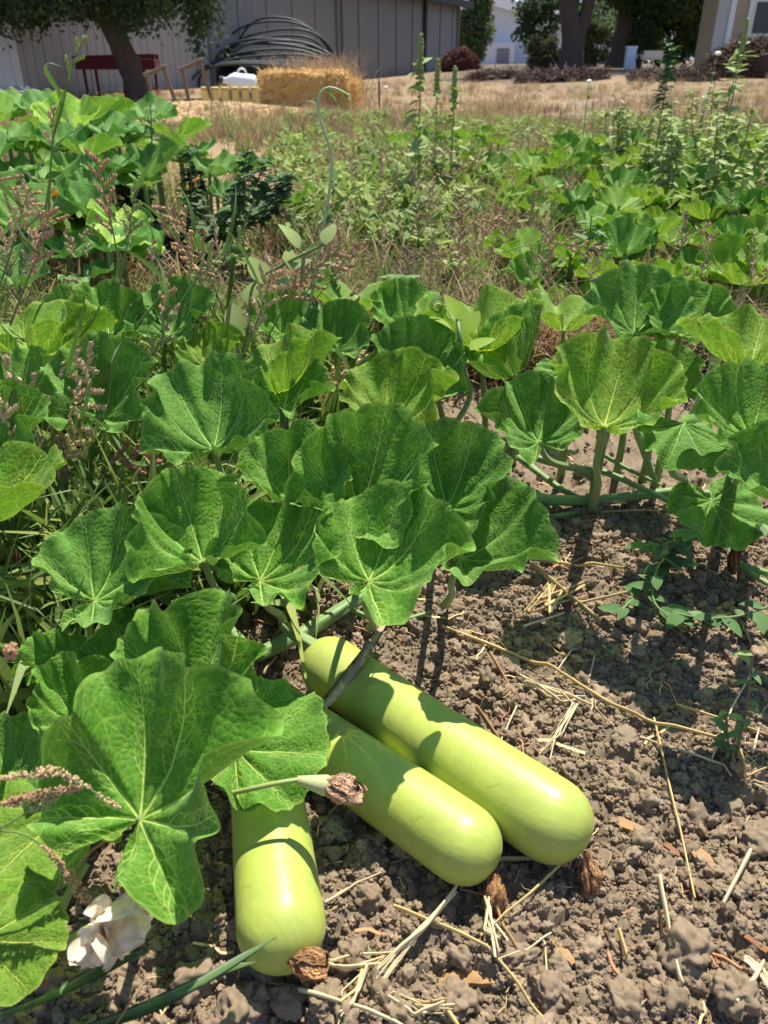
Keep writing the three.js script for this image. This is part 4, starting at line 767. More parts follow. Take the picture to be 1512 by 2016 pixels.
bale('smaller straw bale poking out behind the right end of the large one', far(668, 13.2), 0.5, 0.36, 0.5, -0.1, 6);
{ const p = far(746, 12.8), t = thing('fence_post', 'thin dark metal fence post with pale cap right of the bales', 'post', p); part('post', tube([V(0, -0.1, 0), V(0.005, 0.2, 0), V(0, 0.38, 0)], 0.016, 4, 6), std(srgb(80, 62, 54), 0.8), t); part('cap', box(0.05, 0.035, 0.05, 0, 0.395, 0), std(srgb(210, 205, 200), 0.7), t); }
{ const p = far(1240, 30), t = thing('utility_box', 'pale blue upright box beside the dark trunk', 'box', p); part('case', new THREE.BoxGeometry(0.3, 0.62, 0.25, 2, 2, 2).translate(0, 0.3, 0), std(srgb(196, 216, 236), 0.6), t); part('lid', box(0.34, 0.05, 0.29, 0, 0.63, 0), std(srgb(220, 230, 240), 0.6), t);
  const q = far(1276, 29), c = thing('trailer', 'small pale trailer bed with wheels under the dark tree', 'trailer', q), m = std(srgb(206, 198, 182), 0.7); part('bed', box(0.62, 0.14, 0.9, 0, 0.36, 0), m, c); part('tailgate', box(0.6, 0.2, 0.04, 0, 0.44, 0.47), m, c); for (const s of [-1, 1]) { const w = part('wheel', new THREE.TorusGeometry(0.16, 0.06, 8, 18).rotateY(Math.PI / 2), std(col(0.03, 0.03, 0.03), 0.9), c); w.position.set(s * 0.3, 0.2, 0.05); } }

// ---------------------------------------------------------------- squash plants and the right-hand vine patch
const variants = (n, o, s0) => Array.from({ length: n }, (_, i) => leafGeo({ R: 1, nA: 72, nR: 9, teeth: 0.45, seed: s0 + i * 13, cup: o.cup[i % o.cup.length], ruf: o.ruf, curl: o.curl ?? 14, pleat: 1 }));
const squashLeaves = variants(7, { cup: [36, 46, 28, 54, 18], ruf: 22 }, 700), patchLeaves = variants(8, { cup: [50, 58, 42, 34, 62], ruf: 26 }, 900);
const unitStalk = [0, 1, 2].map((k) => tube([V(0, 0, 0), V(0.05 * (k - 1), -0.35, 0.05), V(0.07 * (k - 1), -0.7, 0.03), V(0, -1, 0)], 0.5, 7, 6));
function bushLeaf(t, p, R, lean, tip, geo, mat, r, sm = stalkMat) {
  const m = part('leaf', geo, mat, t); m.position.copy(p).sub(t.position); m.scale.setScalar(R); m.quaternion.copy(leafTurn(lean, tip));
  const g = groundY(p.x, p.z), h = Math.max(0.03, p.y - g), s = part('petiole', unitStalk[Math.floor(r * 3)], sm, m); s.position.copy(m.position); s.scale.set(0.016, h, 0.016); s.rotation.set(0.12 * (r - 0.5), r * 20, 0.12 * (0.5 - r)); s.position.y += 0.002; s.updateMatrix(); m.updateMatrix(); s.applyMatrix4(m.matrix.clone().invert());
  return m;
}
const petalMat = phys(col(0.85, 0.36, 0.02), 0.6, { transmission: 0.4, thickness: 0, side: THREE.DoubleSide });
function blossomGeo(seed) { const pos = [], idx = [], nA = 40, nR = 7; for (let a = 0; a <= nA; a++) for (let q = 0; q <= nR; q++) { const th = a / nA * 6.283, u = q / nR, r = (0.16 + 0.75 * u * u) * (1 + 0.28 * u * Math.abs(Math.cos(2.5 * th)) + 0.1 * Math.sin(7 * th + seed)); pos.push(Math.cos(th) * r, u * 1.1 - 0.5 * u ** 4 + 0.12 * u * Math.sin(5 * th + seed), Math.sin(th) * r); } for (let a = 0; a < nA; a++) for (let q = 0; q < nR; q++) { const i = a * (nR + 1) + q, j = i + nR + 1; idx.push(i, i + 1, j, j, i + 1, j + 1); } return geoOf(pos, idx); }
const blossom = blossomGeo(2);
{
  const plants = [
    ['squash plant with broad leaves at the left edge, nearest to the gourd vines', [90, 520, 2.35], [[65, 452, 2.35, 0.15, 0.4, 20, 0], [135, 500, 2.25, 0.12, 0.3, 60, 1], [30, 565, 2.05, 0.12, 0.2, 0, 1], [10, 400, 2.5, 0.12, 0.3, -20, 0], [215, 492, 2.15, 0.10, 0.2, 40, 1], [175, 400, 2.6, 0.10, 0.35, 30, 1], [95, 395, 2.55, 0.08, -0.3, 0, 2], [50, 500, 2.3, 0.1, 0.1, 200, 0], [170, 545, 2.1, 0.09, 0.2, 120, 1], [-20, 470, 2.3, 0.13, 0.2, 0, 0]]],
    ['tall squash plant with yellow blossoms, second from the gourd vines at left', [70, 400, 2.8], [[82, 355, 2.75, 0.135, 0.35, 30, 0], [20, 350, 2.8, 0.11, 0.2, -20, 1], [115, 290, 2.95, 0.10, 0.45, 20, 1], [170, 305, 2.9, 0.12, -0.35, 10, 2], [178, 380, 2.65, 0.10, 0.3, 40, 0], [60, 300, 2.95, 0.08, -0.2, 0, 2], [15, 275, 2.95, 0.10, 0.2, 0, 0], [200, 340, 2.8, 0.11, 0.1, 90, 1], [150, 350, 2.8, 0.09, 0.2, -60, 0], [-25, 320, 2.8, 0.13, 0.2, 0, 1]]],
    ['tallest squash plant with backlit upper leaves in front of the shade tree', [110, 330, 3.3], [[35, 262, 3.2, 0.175, -0.45, 10, 2], [90, 225, 3.3, 0.13, 0.35, 0, 1], [140, 258, 3.1, 0.14, 0.5, -30, 3], [175, 235, 3.25, 0.15, -0.4, 10, 2], [205, 265, 3.1, 0.12, 0.3, 40, 1], [215, 232, 3.4, 0.1, -0.3, 40, 2], [20, 215, 3.5, 0.13, 0.3, 0, 0], [120, 300, 3.2, 0.12, 0.1, 100, 0], [60, 300, 3.2, 0.12, 0.1, -100, 1], [235, 290, 3.2, 0.11, 0.2, 60, 0], [-20, 240, 3.3, 0.15, 0.1, 0, 2]]],
    ['squash plant with a pale umbrella leaf beside the dark weed', [330, 330, 3.4], [[295, 238, 3.7, 0.13, 0.3, 0, 1], [352, 268, 3.6, 0.14, -0.4, 20, 2], [288, 348, 2.95, 0.135, 0.35, 30, 0], [310, 300, 3.3, 0.12, -0.3, 0, 2], [412, 340, 3.4, 0.12, 0.0, 30, 0], [470, 345, 3.6, 0.10, 0.2, 30, 0], [495, 335, 3.75, 0.09, 0.0, 80, 2], [440, 390, 3.2, 0.08, 0.3, 30, 1], [390, 300, 3.5, 0.1, 0.1, -30, 1]]],
  ];
  plants.forEach(([label, [bx, by, bD], lv], i) => {
    const b = atD(bx, by, bD).setY(0), t = thing('squash_plant', label, 'squash plant', b, 'squash plants at the left'), R = rng(300 + i);
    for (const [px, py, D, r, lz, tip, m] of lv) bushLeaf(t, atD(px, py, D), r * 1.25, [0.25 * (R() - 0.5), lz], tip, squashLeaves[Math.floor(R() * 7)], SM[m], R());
    for (let k = 0; k < 7; k++) { const a = R() * 6.28, q = 0.1 + 0.42 * R(), x = b.x + Math.cos(a) * q, z = b.z + Math.sin(a) * q; bushLeaf(t, V(x, 0.10 + 0.20 * R(), z), 0.11 + 0.05 * R(), [R() - 0.5, 0.4 * (R() - 0.3)], R() * 360, squashLeaves[Math.floor(R() * 7)], SM[Math.floor(R() * 3)], R()); }
    const fl = [[], [[50, 372, 2.6], [108, 398, 2.5], [122, 404, 2.48], [213, 374, 2.7], [186, 410, 2.5]], [], [[388, 368, 3.1]]][i] || [];
    fl.forEach(([px, py, D], k) => { const m = part('blossom', blossom, petalMat, t); m.position.copy(atD(px, py, D)).sub(t.position); m.scale.setScalar(0.032); m.rotation.set(0.9 * Math.sin(k * 2), k, 0.7 * Math.cos(k)); });
  });
  // pale hanging leaf in front of the dark weed
  const b = atD(235, 470, 2.25).setY(0), y = thing('squash_plant', 'single yellowing squash leaf drooping to the straw before the dark weed', 'squash plant', b, 'squash plants at the left');
  bushLeaf(y, atD(232, 440, 2.3), 0.15, [0.75, 0.5], 130, squashLeaves[4], SM[3], 0.5, stalkYellow);
}
{
  const R = rng(808), spots = [[0.62, 2.25], [1.0, 2.35], [1.05, 2.9], [1.45, 3.0], [0.95, 3.5], [1.5, 3.6], [1.9, 3.9], [0.85, 4.3], [1.5, 4.4], [2.2, 4.6], [0.75, 5.3], [1.5, 5.4], [2.3, 5.6], [0.5, 6.4]];
  spots.forEach(([x, D], i) => {
    const row = D < 2.6 ? ['low vine at the near left corner of the right-hand leafy patch', 'low vine at the near right corner of the right-hand leafy patch'][i] : 'low leafy vine within the right-hand patch';
    const t = thing('patch_vine', row, 'vine', V(x, 0, -D), 'vines of the right-hand patch');
    for (let k = 0; k < 24; k++) {
      const a = R() * 6.28, q = 0.42 * Math.sqrt(R()), px = x + Math.cos(a) * q * 1.1, pz = -D + Math.sin(a) * q, back = R() < 0.66;
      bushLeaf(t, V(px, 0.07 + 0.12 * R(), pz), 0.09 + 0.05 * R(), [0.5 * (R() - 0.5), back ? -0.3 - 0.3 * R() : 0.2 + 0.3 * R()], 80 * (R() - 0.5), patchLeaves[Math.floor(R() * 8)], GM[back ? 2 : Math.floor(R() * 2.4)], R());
    }
    part('stem', tube([V(-0.4, 0.02, 0.1), V(-0.1, 0.03, -0.05), V(0.2, 0.02, 0.05), V(0.45, 0.02, -0.1)], 0.006, 14, 6), stalkMat, t);
  });
}

// ---------------------------------------------------------------- grasses and weeds
function bladeGeo(seed, bend, seg = 5, w = 0.055) { const pos = [], idx = [], R = rng(seed), tw = R() - 0.5; for (let i = 0; i <= seg; i++) { const t = i / seg, ww = w * (1 - t) * (0.35 + 1.3 * Math.min(1, t * 4)) * 0.6 + 0.002, y = t - 0.3 * bend * t * t * t, z = bend * t * t * 0.75, c = Math.cos(tw * t * 3), s = Math.sin(tw * t * 3); pos.push(-ww * c, y, z - ww * s, 0, y - ww * 0.35, z, ww * c, y, z + ww * s); } for (let i = 0; i < seg; i++) for (const k of [0, 1]) { const a = i * 3 + k; idx.push(a, a + 1, a + 3, a + 1, a + 4, a + 3); } return geoOf(pos, idx); }
const blades = [0, 1, 2, 3].map((k) => bladeGeo(k + 5, [0.25, 0.55, 0.85, 1.15][k]));
const tuft = (seed, n, spread, w) => { const R = rng(seed), gs = []; for (let k = 0; k < n; k++) { const g = bladeGeo(seed * 31 + k, 0.2 + R() * 1.1, 4, w * (0.7 + 0.6 * R())); const s = 0.45 + 0.6 * R(); g.scale(1, s, s); g.rotateY(R() * 6.28); g.translate((R() - 0.5) * spread, 0, (R() - 0.5) * spread); gs.push(g); } return mergeGeometries(gs); };
const spikelet = (L, W) => { const g = new THREE.OctahedronGeometry(1, 0); g.scale(W, L / 2, W); return g; };
// a grass seed head: spikes up a stem, each crowded with small husks; base at 0, height 1
function panicleGeo(seed, spikes, len, rows = 18, fat = 1) {
  const R = rng(seed), gs = [];
  for (let k = 0; k < spikes; k++) {
    const y = 1 - len * 1.15 * (1 - k / spikes), side = k % 2 ? 1 : -1, a = R() * 1.2 + (side > 0 ? 0 : Math.PI), L = len * (0.32 + 0.2 * R()) * (1 - 0.4 * k / spikes), d = V(Math.cos(a) * 0.75, 0.7 + 0.3 * R(), Math.sin(a) * 0.75).normalize();
    for (let i = 0; i < rows; i++) { const t = i / rows, g = spikelet(0.026 * fat, 0.0072 * fat); g.rotateZ((R() - 0.5) * 1.3); g.rotateY(R() * 6); g.translate(d.x * L * t + (R() - 0.5) * 0.010 * fat, y + d.y * L * t - 0.10 * L * t * t, d.z * L * t + (R() - 0.5) * 0.010 * fat); gs.push(g); }
  }
  return mergeGeometries(gs);
}
const heads = [panicleGeo(3, 9, 0.26, 16), panicleGeo(4, 6, 0.2, 18), panicleGeo(5, 11, 0.3, 14), panicleGeo(6, 4, 0.16, 20)];
const headMats = [std(srgb(184, 144, 108), 0.85), std(srgb(198, 168, 126), 0.85), std(srgb(152, 162, 96), 0.85), std(srgb(164, 104, 94), 0.85)];
const grassMat = leafy(col(0.12, 0.22, 0.045), 0.4), stemMat = std(col(0.15, 0.22, 0.06), 0.7), dryMat = leafy(srgb(188, 160, 108), 0.2);
function scatter(geo, mat, n, seed, place, name, label, cat, tints) {
  const R = rng(seed), mats = [], cols = [], e = new THREE.Euler(), q = new THREE.Quaternion();
  for (let k = 0; k < n; k++) { const o = place(R); if (!o) continue; e.set((R() - 0.5) * (o.tilt ?? 0.5), R() * 6.283, (R() - 0.5) * (o.tilt ?? 0.5)); q.setFromEuler(e); mats.push(new THREE.Matrix4().compose(V(o.x, terrain(o.x, o.z) - 0.015 + (o.y || 0), o.z), q, V(o.s * (o.w || 1), o.s, o.s * (o.w || 1)))); const t = tints[Math.floor(R() * tints.length)], kk = 0.75 + 0.5 * R(); cols.push(col(t[0] * kk, t[1] * kk, t[2] * kk)); }
  if (mats.length) stuffInst(name, geo, mat, mats, label, cat, cols);
}
const plain = leafy(0xffffff, 0.38);
const greens = [[0.14, 0.23, 0.04], [0.20, 0.29, 0.05], [0.11, 0.19, 0.04], [0.27, 0.31, 0.07]], drys = [[0.42, 0.30, 0.15], [0.36, 0.22, 0.12], [0.48, 0.38, 0.2], [0.26, 0.16, 0.10]], mix = [...greens, [0.36, 0.30, 0.14], [0.32, 0.20, 0.12], [0.22, 0.26, 0.09]];
// dense dark grass under the left leaves
for (let k = 0; k < 4; k++) scatter(blades[k], plain, 2600, 50 + k, (R) => { const x = lerp(-1.25, -0.02, R()), z = -lerp(0.55, 2.0, R()); if (x > -0.10 - 0.14 * (-z - 0.9) + 0.1 * noise(x * 3, z * 3) && z > -1.35) return null; if (x > -0.32 && z > -0.85) return null; return { x, z, s: 0.10 + 0.16 * R(), tilt: 1.0, w: 0.75 + 0.5 * R() }; }, 'grass', 'dense green grass beneath the left gourd leaves', 'grass', greens);
// weedy field
const inPatch = (x, D) => x > 0.28 + 0.15 * Math.sin(D * 1.7) && D > 2.0 && D < 6.6 && x > 0.35 + (D < 4 ? 0.28 * (D - 2) : 0.56 - 0.16 * (D - 4));
const fieldP = (green) => (R) => {
  const D = 1.75 + 9 * Math.pow(R(), 1.5), x = lerp(-0.46 * D - 0.2, 0.52 * D + 0.2, R()), n = fbm(x * 1.3, D * 1.3, 6, 3);
  if (inPatch(x, D) && R() < 0.8) return null;
  const path = Math.exp(-(((x + 0.17 * D + 0.05) / (0.14 * D)) ** 2)) * (1 - sstep(6.5, 8.5, D));     // strewn straw shows between the rows
  if (R() < path * 0.92) return null;
  if (x < -0.2 * D && D > 8.8) return null;
  const g = 0.5 + 1.6 * n + 0.25 * sstep(-0.1, 0.3, x / D); if (green ? R() > g : R() < g * 0.8) return null;
  return { x, z: -D, s: 0.10 + 0.13 * R() + (green ? 0 : 0.03), tilt: 0.7 };
};
for (let k = 0; k < 3; k++) scatter(tuft(60 + k, 16, 0.5, 0.03), plain, 4200, 70 + k, fieldP(true), 'weedy_grass', 'mixed green grass and weeds across the field', 'grass', mix);
for (let k = 0; k < 3; k++) scatter(tuft(64 + k, 14, 0.6, 0.022), plain, 2600, 80 + k, fieldP(false), 'dry_grass', 'dry tan grass across the field', 'grass', drys);
for (let k = 0; k < 4; k++) scatter(heads[k], std(0xffffff, 0.85), 330, 90 + k, (R) => { const o = fieldP(R() < 0.5)(R); if (o) { o.s = 0.2 + 0.16 * R(); o.tilt = 0.9; o.w = 1.1; } return o; }, 'seed_heads', 'reddish brown grass seed heads across the field', 'grass', [[0.42, 0.28, 0.17], [0.46, 0.34, 0.20], [0.34, 0.20, 0.13], [0.3, 0.3, 0.12]]);
// low broad-leaved weeds in the field
const herb = (seed, n, L) => { const R = rng(seed), gs = []; for (let k = 0; k < n; k++) { const g = new THREE.CircleGeometry(1, 7); g.scale(0.42, 1, 1); g.translate(0, 0.9, 0); const s = L * (0.6 + 0.7 * R()); g.scale(s, s, s); g.rotateX(-0.6 - 1.0 * R()); g.rotateY(R() * 6.28); g.translate((R() - 0.5) * 0.5, R() * 0.8, (R() - 0.5) * 0.5); g.deleteAttribute('uv'); gs.push(g); } return mergeGeometries(gs); };
for (let k = 0; k < 3; k++) scatter(herb(20 + k, 46, 0.10), plain, 520, 120 + k, (R) => { const D = 2.2 + 7 * Math.pow(R(), 1.2), x = lerp(-0.12 * D, 0.5 * D, R()), n = fbm(x * 0.9 + 5, D * 0.9, 3, 2); if (R() > 0.35 + 1.5 * n) return null; if (inPatch(x, D) && R() < 0.6) return null; return { x, z: -D, s: 0.14 + 0.14 * R(), tilt: 0.3 }; }, 'low_weeds', 'low broad leaved weeds scattered through the field', 'weeds', [[0.23, 0.32, 0.06], [0.28, 0.36, 0.08], [0.19, 0.28, 0.06]]);
// dry grass belt by the yard
for (let k = 0; k < 3; k++) scatter(tuft(140 + k, 22, 0.8, 0.018), plain, 2600, 150 + k, (R) => { const D = 9.5 + 22 * R() * R(), x = lerp(-0.5 * D, 0.5 * D, R()); if (x < -0.08 * D && x > -0.29 * D && D < 14.4) return null; if (fbm(x * 0.6, D * 0.6, 2, 2) < -0.08 + 0.12 * R()) return null; return { x, z: -D, s: 0.10 + 0.24 * R() * R() + (D > 26 ? 0.1 : 0), tilt: 0.7 }; }, 'dry_grass', 'tall dry tan grass along the yard', 'grass', [...drys, [0.5, 0.36, 0.2], [0.2, 0.2, 0.08]]);
scatter(tuft(144, 26, 0.7, 0.014), plain, 60, 154, (R) => { const D = 17 + 4 * R(); return { x: far(lerp(560, 690, R()), D).x, z: -D, s: 0.7 + 0.35 * R(), tilt: 0.25 }; }, 'dry_weeds', 'tall dry weeds standing behind the straw bale', 'weeds', [[0.46, 0.30, 0.16], [0.38, 0.26, 0.15]]);
// loose straw on the hump before the bales
{ const g = tube([V(-0.5, 0, 0), V(0, 0.06, 0.05), V(0.5, 0, 0)], 0.02, 3, 4); scatter(g, std(0xffffff, 0.8), 5200, 160, (R) => { const D = 9.2 + 4.6 * R(), x = lerp(-0.32 * D, -0.07 * D, R()); return { x, z: -D, s: 0.08 + 0.16 * R(), tilt: 0.5, y: 0.03 }; }, 'loose_straw', 'loose straw strewn before the bales', 'straw', [[0.62, 0.44, 0.22], [0.52, 0.35, 0.17], [0.68, 0.5, 0.28]]);
  scatter(g, std(0xffffff, 0.8), 3800, 161, (R) => { const D = 1.8 + 4.5 * R(), x = -0.17 * D - 0.05 + (R() + R() - 1) * 0.26 * D; return { x, z: -D, s: 0.03 + 0.06 * R(), tilt: 0.5, y: 0.015 }; }, 'loose_straw', 'loose straw between the squash rows', 'straw', [[0.55, 0.38, 0.2], [0.46, 0.3, 0.16]]); }
// single grass stems with seed heads, each its own plant
function grassStem(pts, D, head, hm, label, group, hs = 1, leaves = 1) {
  const P = pts.map(([x, y, d]) => atD(x, y, d ?? D)), b = P[0].clone(), t = thing('seeding_grass', label, 'grass', b, group), Q = P.map((p) => p.clone().sub(b));
  part('culm', tube(Q, (q) => 0.0016 * (1.2 - 0.6 * q), 20, 5), stemMat, t);
  const tip = Q[Q.length - 1], dir = tip.clone().sub(Q[Q.length - 2]).normalize(), L = 0.48 * hs, m = part('seed_head', heads[head], headMats[hm], t); m.quaternion.setFromUnitVectors(UP, dir); m.scale.setScalar(L); m.position.copy(tip).addScaledVector(dir, -L);
  for (let k = 0; k < leaves; k++) { const i = Math.max(1, Math.floor(Q.length / 2) - k), l = part('blade', blades[(k + head) % 4], grassMat, t); l.position.copy(Q[i]); l.scale.set(0.10, 0.13, 0.13); l.rotation.set(0.3, (k * 2.4 + pts[0][0]) % 6.28, 0.5); }
  return t;
}
const GG = 'grass stems with seed heads among the left leaves';
grassStem([[95, 420], [105, 270], [125, 190], [148, 115], [171, 62]], 1.35, 3, 2, 'tallest green grass stem with a bent blade, before the shade tree', undefined, 0.7, 2);
[[[20, 640], [50, 560], [75, 500], [100, 400], 1.25, 1, 0], [[90, 560], [85, 450], [100, 330], [106, 200], 1.5, 3, 1], [[240, 560], [225, 470], [210, 400], [190, 300], 1.45, 0, 0], [[235, 560], [250, 480], [262, 400], [268, 350], 1.45, 1, 2], [[0, 560], [20, 500], [45, 410], [60, 370], 1.3, 0, 1], [[450, 640], [420, 560], [380, 480], [325, 400], 1.5, 2, 0], [[420, 620], [390, 540], [350, 480], [312, 430], 1.55, 1, 0], [[330, 640], [380, 560], [440, 500], [480, 470], 1.4, 2, 2], [[470, 720], [500, 650], [520, 590], [540, 510], 1.3, 0, 1], [[500, 720], [540, 640], [590, 560], [680, 480], 1.5, 2, 0], [[560, 700], [600, 620], [660, 540], [710, 470], 1.55, 1, 0], [[60, 800], [90, 760], [130, 740], [190, 700], 1.1, 0, 1], [[70, 900], [110, 850], [150, 800], [185, 740], 1.05, 2, 1], [[60, 980], [110, 900], [150, 860], [165, 820], 1.0, 0, 1], [[30, 740], [20, 730], [10, 720], [0, 700], 1.0, 1, 1],
  [[150, 1010], [200, 960], [260, 900], [355, 872], 1.02, 1, 3], [[60, 1250], [140, 1170], [230, 1120], [312, 1085], 0.82, 1, 0], [[90, 1120], [130, 1080], [150, 1020], [170, 960], 0.95, 0, 2], [[640, 800], [660, 760], [690, 730], [740, 690], 1.25, 1, 1], [[900, 560], [960, 510], [1060, 480], [1190, 490], 2.0, 0, 0], [[820, 520], [850, 470], [930, 440], [1000, 430], 2.1, 1, 0], [[280, 760], [300, 700], [320, 660], [345, 600], 1.2, 3, 2], [[40, 470], [60, 440], [90, 420], [120, 440], 1.5, 2, 0], [[10, 1000], [25, 930], [20, 860], [10, 780], 0.95, 2, 1], [[270, 640], [310, 590], [330, 560], [330, 520], 1.35, 1, 0], [[580, 620], [620, 540], [640, 440], [655, 390], 1.6, 3, 0]]
  .forEach(([a, b, c, d, D, h, m], i) => grassStem([a, b, c, d], D, h, m, i < 17 ? 'thin grass stem with reddish tan seed head rising among the left leaves' : 'thin grass stem with seed head leaning between the middle leaves', i < 17 ? GG : 'leaning grass stems between the middle leaves', [1, 0.75, 0.9][i % 3]));
// near, blurred grass at the lower left corner
{
  const t = thing('seeding_grass', 'pinkish grass seed heads close to the lens at lower left', 'grass', atD(-60, 1700, 0.36)), b = t.position;
  for (const [pts, hs, hm] of [[[[-80, 1560], [0, 1535], [60, 1525], [110, 1520], [235, 1590]], 0.30, 1], [[[-80, 1600], [0, 1585], [60, 1570], [165, 1548]], 0.26, 0], [[[-60, 1640], [40, 1640], [110, 1690], [160, 1760], [215, 1800]], 0.24, 0], [[[-90, 1840], [-30, 1870], [30, 1910], [92, 1938]], 0.22, 3], [[[-20, 1640], [20, 1620], [70, 1590], [110, 1570]], 0.16, 2], [[[-40, 1350], [0, 1320], [15, 1300], [25, 1272]], 0.10, 0]]) {
    const P = pts.map(([x, y]) => atD(x, y, 0.37 - 0.00006 * (y - 1500)).sub(b)); part('culm', tube(P, 0.0007, 16, 5), stemMat, t);
    const c = new THREE.CatmullRomCurve3(P), gs = [], R = rng(hm * 7 + pts[0][1]); for (let k = 0; k < 230; k++) { const q = 1 - 1.15 * hs * 2.2 * R(), p = c.getPoint(clamp(q)), g = spikelet(0.0034, 0.0011), w = 0.0022 * (0.5 + Math.sin(clamp((1 - q) / (hs * 2.4)) * Math.PI)); g.rotateZ(R() * 3); g.rotateY(R() * 6); g.translate(p.x + (R() - 0.5) * w * 2, p.y + (R() - 0.5) * w * 2, p.z + (R() - 0.5) * w * 2); gs.push(g); }
    part('seed_head', mergeGeometries(gs), headMats[hm], t);
  }
}
function longBlade(pts, w, mat, label, cat = 'grass blade', name = 'grass_blade', group) {
  const P = pts.map((p) => (p.isVector3 ? p : atH(...p))), b = P[0].clone(), c = new THREE.CatmullRomCurve3(P.map((p) => p.clone().sub(b))), n = 30, pos = [], idx = [];
  for (let i = 0; i <= n; i++) { const t = i / n, p = c.getPoint(t), T = c.getTangent(t), s = V().crossVectors(T, UP).normalize().multiplyScalar(w * (0.35 + 0.65 * Math.sin(Math.min(1, t * 1.7) * Math.PI * 0.5)) * (1 - Math.pow(t, 5))), d = -0.3 * s.length(); pos.push(p.x - s.x, p.y + 0.0004, p.z - s.z, p.x, p.y + d, p.z, p.x + s.x, p.y + 0.0004, p.z + s.z, p.x, p.y + d - 0.0006, p.z); }
  for (let i = 0; i < n; i++) for (let k = 0; k < 4; k++) { const a = i * 4 + k, e = i * 4 + (k + 1) % 4; idx.push(a, e, a + 4, e, e + 4, a + 4); }
  return solo(name, geoOf(pos, idx), mat, label, cat, group, b);
}
longBlade([[-40, 2010, 0.02], [100, 1960, 0.08], [200, 1910, 0.10], [290, 1870, 0.09]], 0.0055, grassMat, 'green grass blade with a pale patch at the bottom left corner');
longBlade([[150, 2030, 0.03], [300, 1975, 0.08], [400, 1930, 0.10], [545, 1845, 0.12]], 0.005, leafy(col(0.15, 0.26, 0.09), 0.4), 'long green grass blade crossing in front of the frontmost gourd');
longBlade([[140, 2040, 0.03], [300, 1985, 0.07], [420, 1920, 0.09], [508, 1893, 0.10]], 0.0045, leafy(col(0.13, 0.2, 0.06), 0.4), 'second grass blade with a dry reddish tip beneath the long one');
longBlade([[215, 2040, 0.05], [245, 1990, 0.10], [290, 1925, 0.14]], 0.003, dryMat, 'short tan grass blade upright at the bottom edge');
longBlade([atH(598, 1422, 0.09), atH(650, 1375, 0.105), atH(705, 1305, 0.108), atH(782, 1192, 0.075)], 0.0075, std(srgb(186, 160, 126), 0.8, { map: strawTex, side: THREE.DoubleSide }), 'dry brown grass blade lying across the two rear gourds', 'dry blade', 'dry_grass_blade');
longBlade([atH(672, 1362, 0.098), atH(710, 1320, 0.106), atH(748, 1270, 0.102)], 0.002, leafy(srgb(170, 180, 80), 0.3), 'thin yellow green blade beside the dry brown one on the longest gourd');
longBlade([[115, 860, 0.22], [125, 920, 0.17], [128, 990, 0.09], [132, 1060, 0.03]], 0.006, std(srgb(128, 118, 104), 0.8, { side: THREE.DoubleSide }), 'grey dry grass blade hanging among the left stems', 'dry blade', 'dry_grass_blade');
longBlade([[165, 840, 0.10], [195, 780, 0.2], [215, 720, 0.28], [240, 672, 0.31]], 0.006, grassMat, 'bright upright grass blade crossing a cupped leaf at left');
longBlade([[440, 640, 0.1], [455, 560, 0.25], [462, 500, 0.32], [498, 400, 0.45]], 0.006, grassMat, 'tall upright grass blade before the straw gap');

// ---------------------------------------------------------------- twining bindweed with drooping tip
function simpleLeaf(L, W, bend = 0.3, fold = 0.25) { const pos = [], idx = [], n = 9; for (let i = 0; i <= n; i++) { const t = i / n, w = W * Math.pow(Math.sin(Math.PI * Math.pow(t, 0.75)), 0.8), y = -bend * L * t * t; pos.push(-w, y + fold * w, -L * t, 0, y, -L * t, w, y + fold * w, -L * t); } for (let i = 0; i < n; i++) for (const k of [0, 1]) { const a = i * 3 + k; idx.push(a, a + 1, a + 3, a + 1, a + 4, a + 3); } return geoOf(pos, idx); }
const oval = [simpleLeaf(1, 0.3, 0.2), simpleLeaf(1, 0.24, 0.45), simpleLeaf(1, 0.38, 0.1)];
const herbMat = leafy(col(0.16, 0.28, 0.09), 0.4), paleHerb = leafy(col(0.32, 0.40, 0.13), 0.42), darkHerb = leafy(col(0.10, 0.2, 0.06), 0.35);
function pinLeaf(t, p, L, yaw, pitch, mat, k = 0, roll = 0) { const m = part('leaf', oval[k], mat, t); m.position.copy(p); m.scale.setScalar(L); m.rotation.set(pitch, yaw, roll, 'YXZ'); return m; }
{
  const D = 1.6, P = [[590, 700], [600, 640], [618, 560], [632, 470], [648, 380], [652, 310], [640, 262], [627, 222], [628, 190], [640, 174], [658, 174], [676, 182], [688, 190]].map(([x, y]) => atD(x, y, D - 0.02)), b = P[0].clone().setY(0), t = thing('bindweed', 'lone twining stem with a nodding leafy tip rising before the straw bale', 'weed', b);
  part('stem', tube(P.map((p) => p.clone().sub(b)), (q) => 0.0042 - 0.0020 * q, 70, 7), phys(col(0.40, 0.48, 0.27), 0.6), t);
  for (const [x, y, L, yaw, pitch, k] of [[622, 205, 0.028, 1.4, 0.5, 1], [640, 176, 0.03, -1.2, -0.6, 0], [660, 174, 0.03, -1.4, -0.5, 0], [676, 180, 0.032, -1.5, -0.9, 1], [688, 190, 0.02, -1.6, -1.0, 1], [645, 268, 0.03, -1.0, 0.5, 1], [650, 330, 0.03, -0.5, -0.9, 2], [636, 405, 0.04, -0.9, -1.0, 2], [622, 475, 0.035, 1.2, -1.0, 2], [625, 440, 0.03, -1.1, 0.1, 0]]) pinLeaf(t, atD(x, y, D - 0.02).sub(b), L, yaw, pitch, herbMat, k);
}
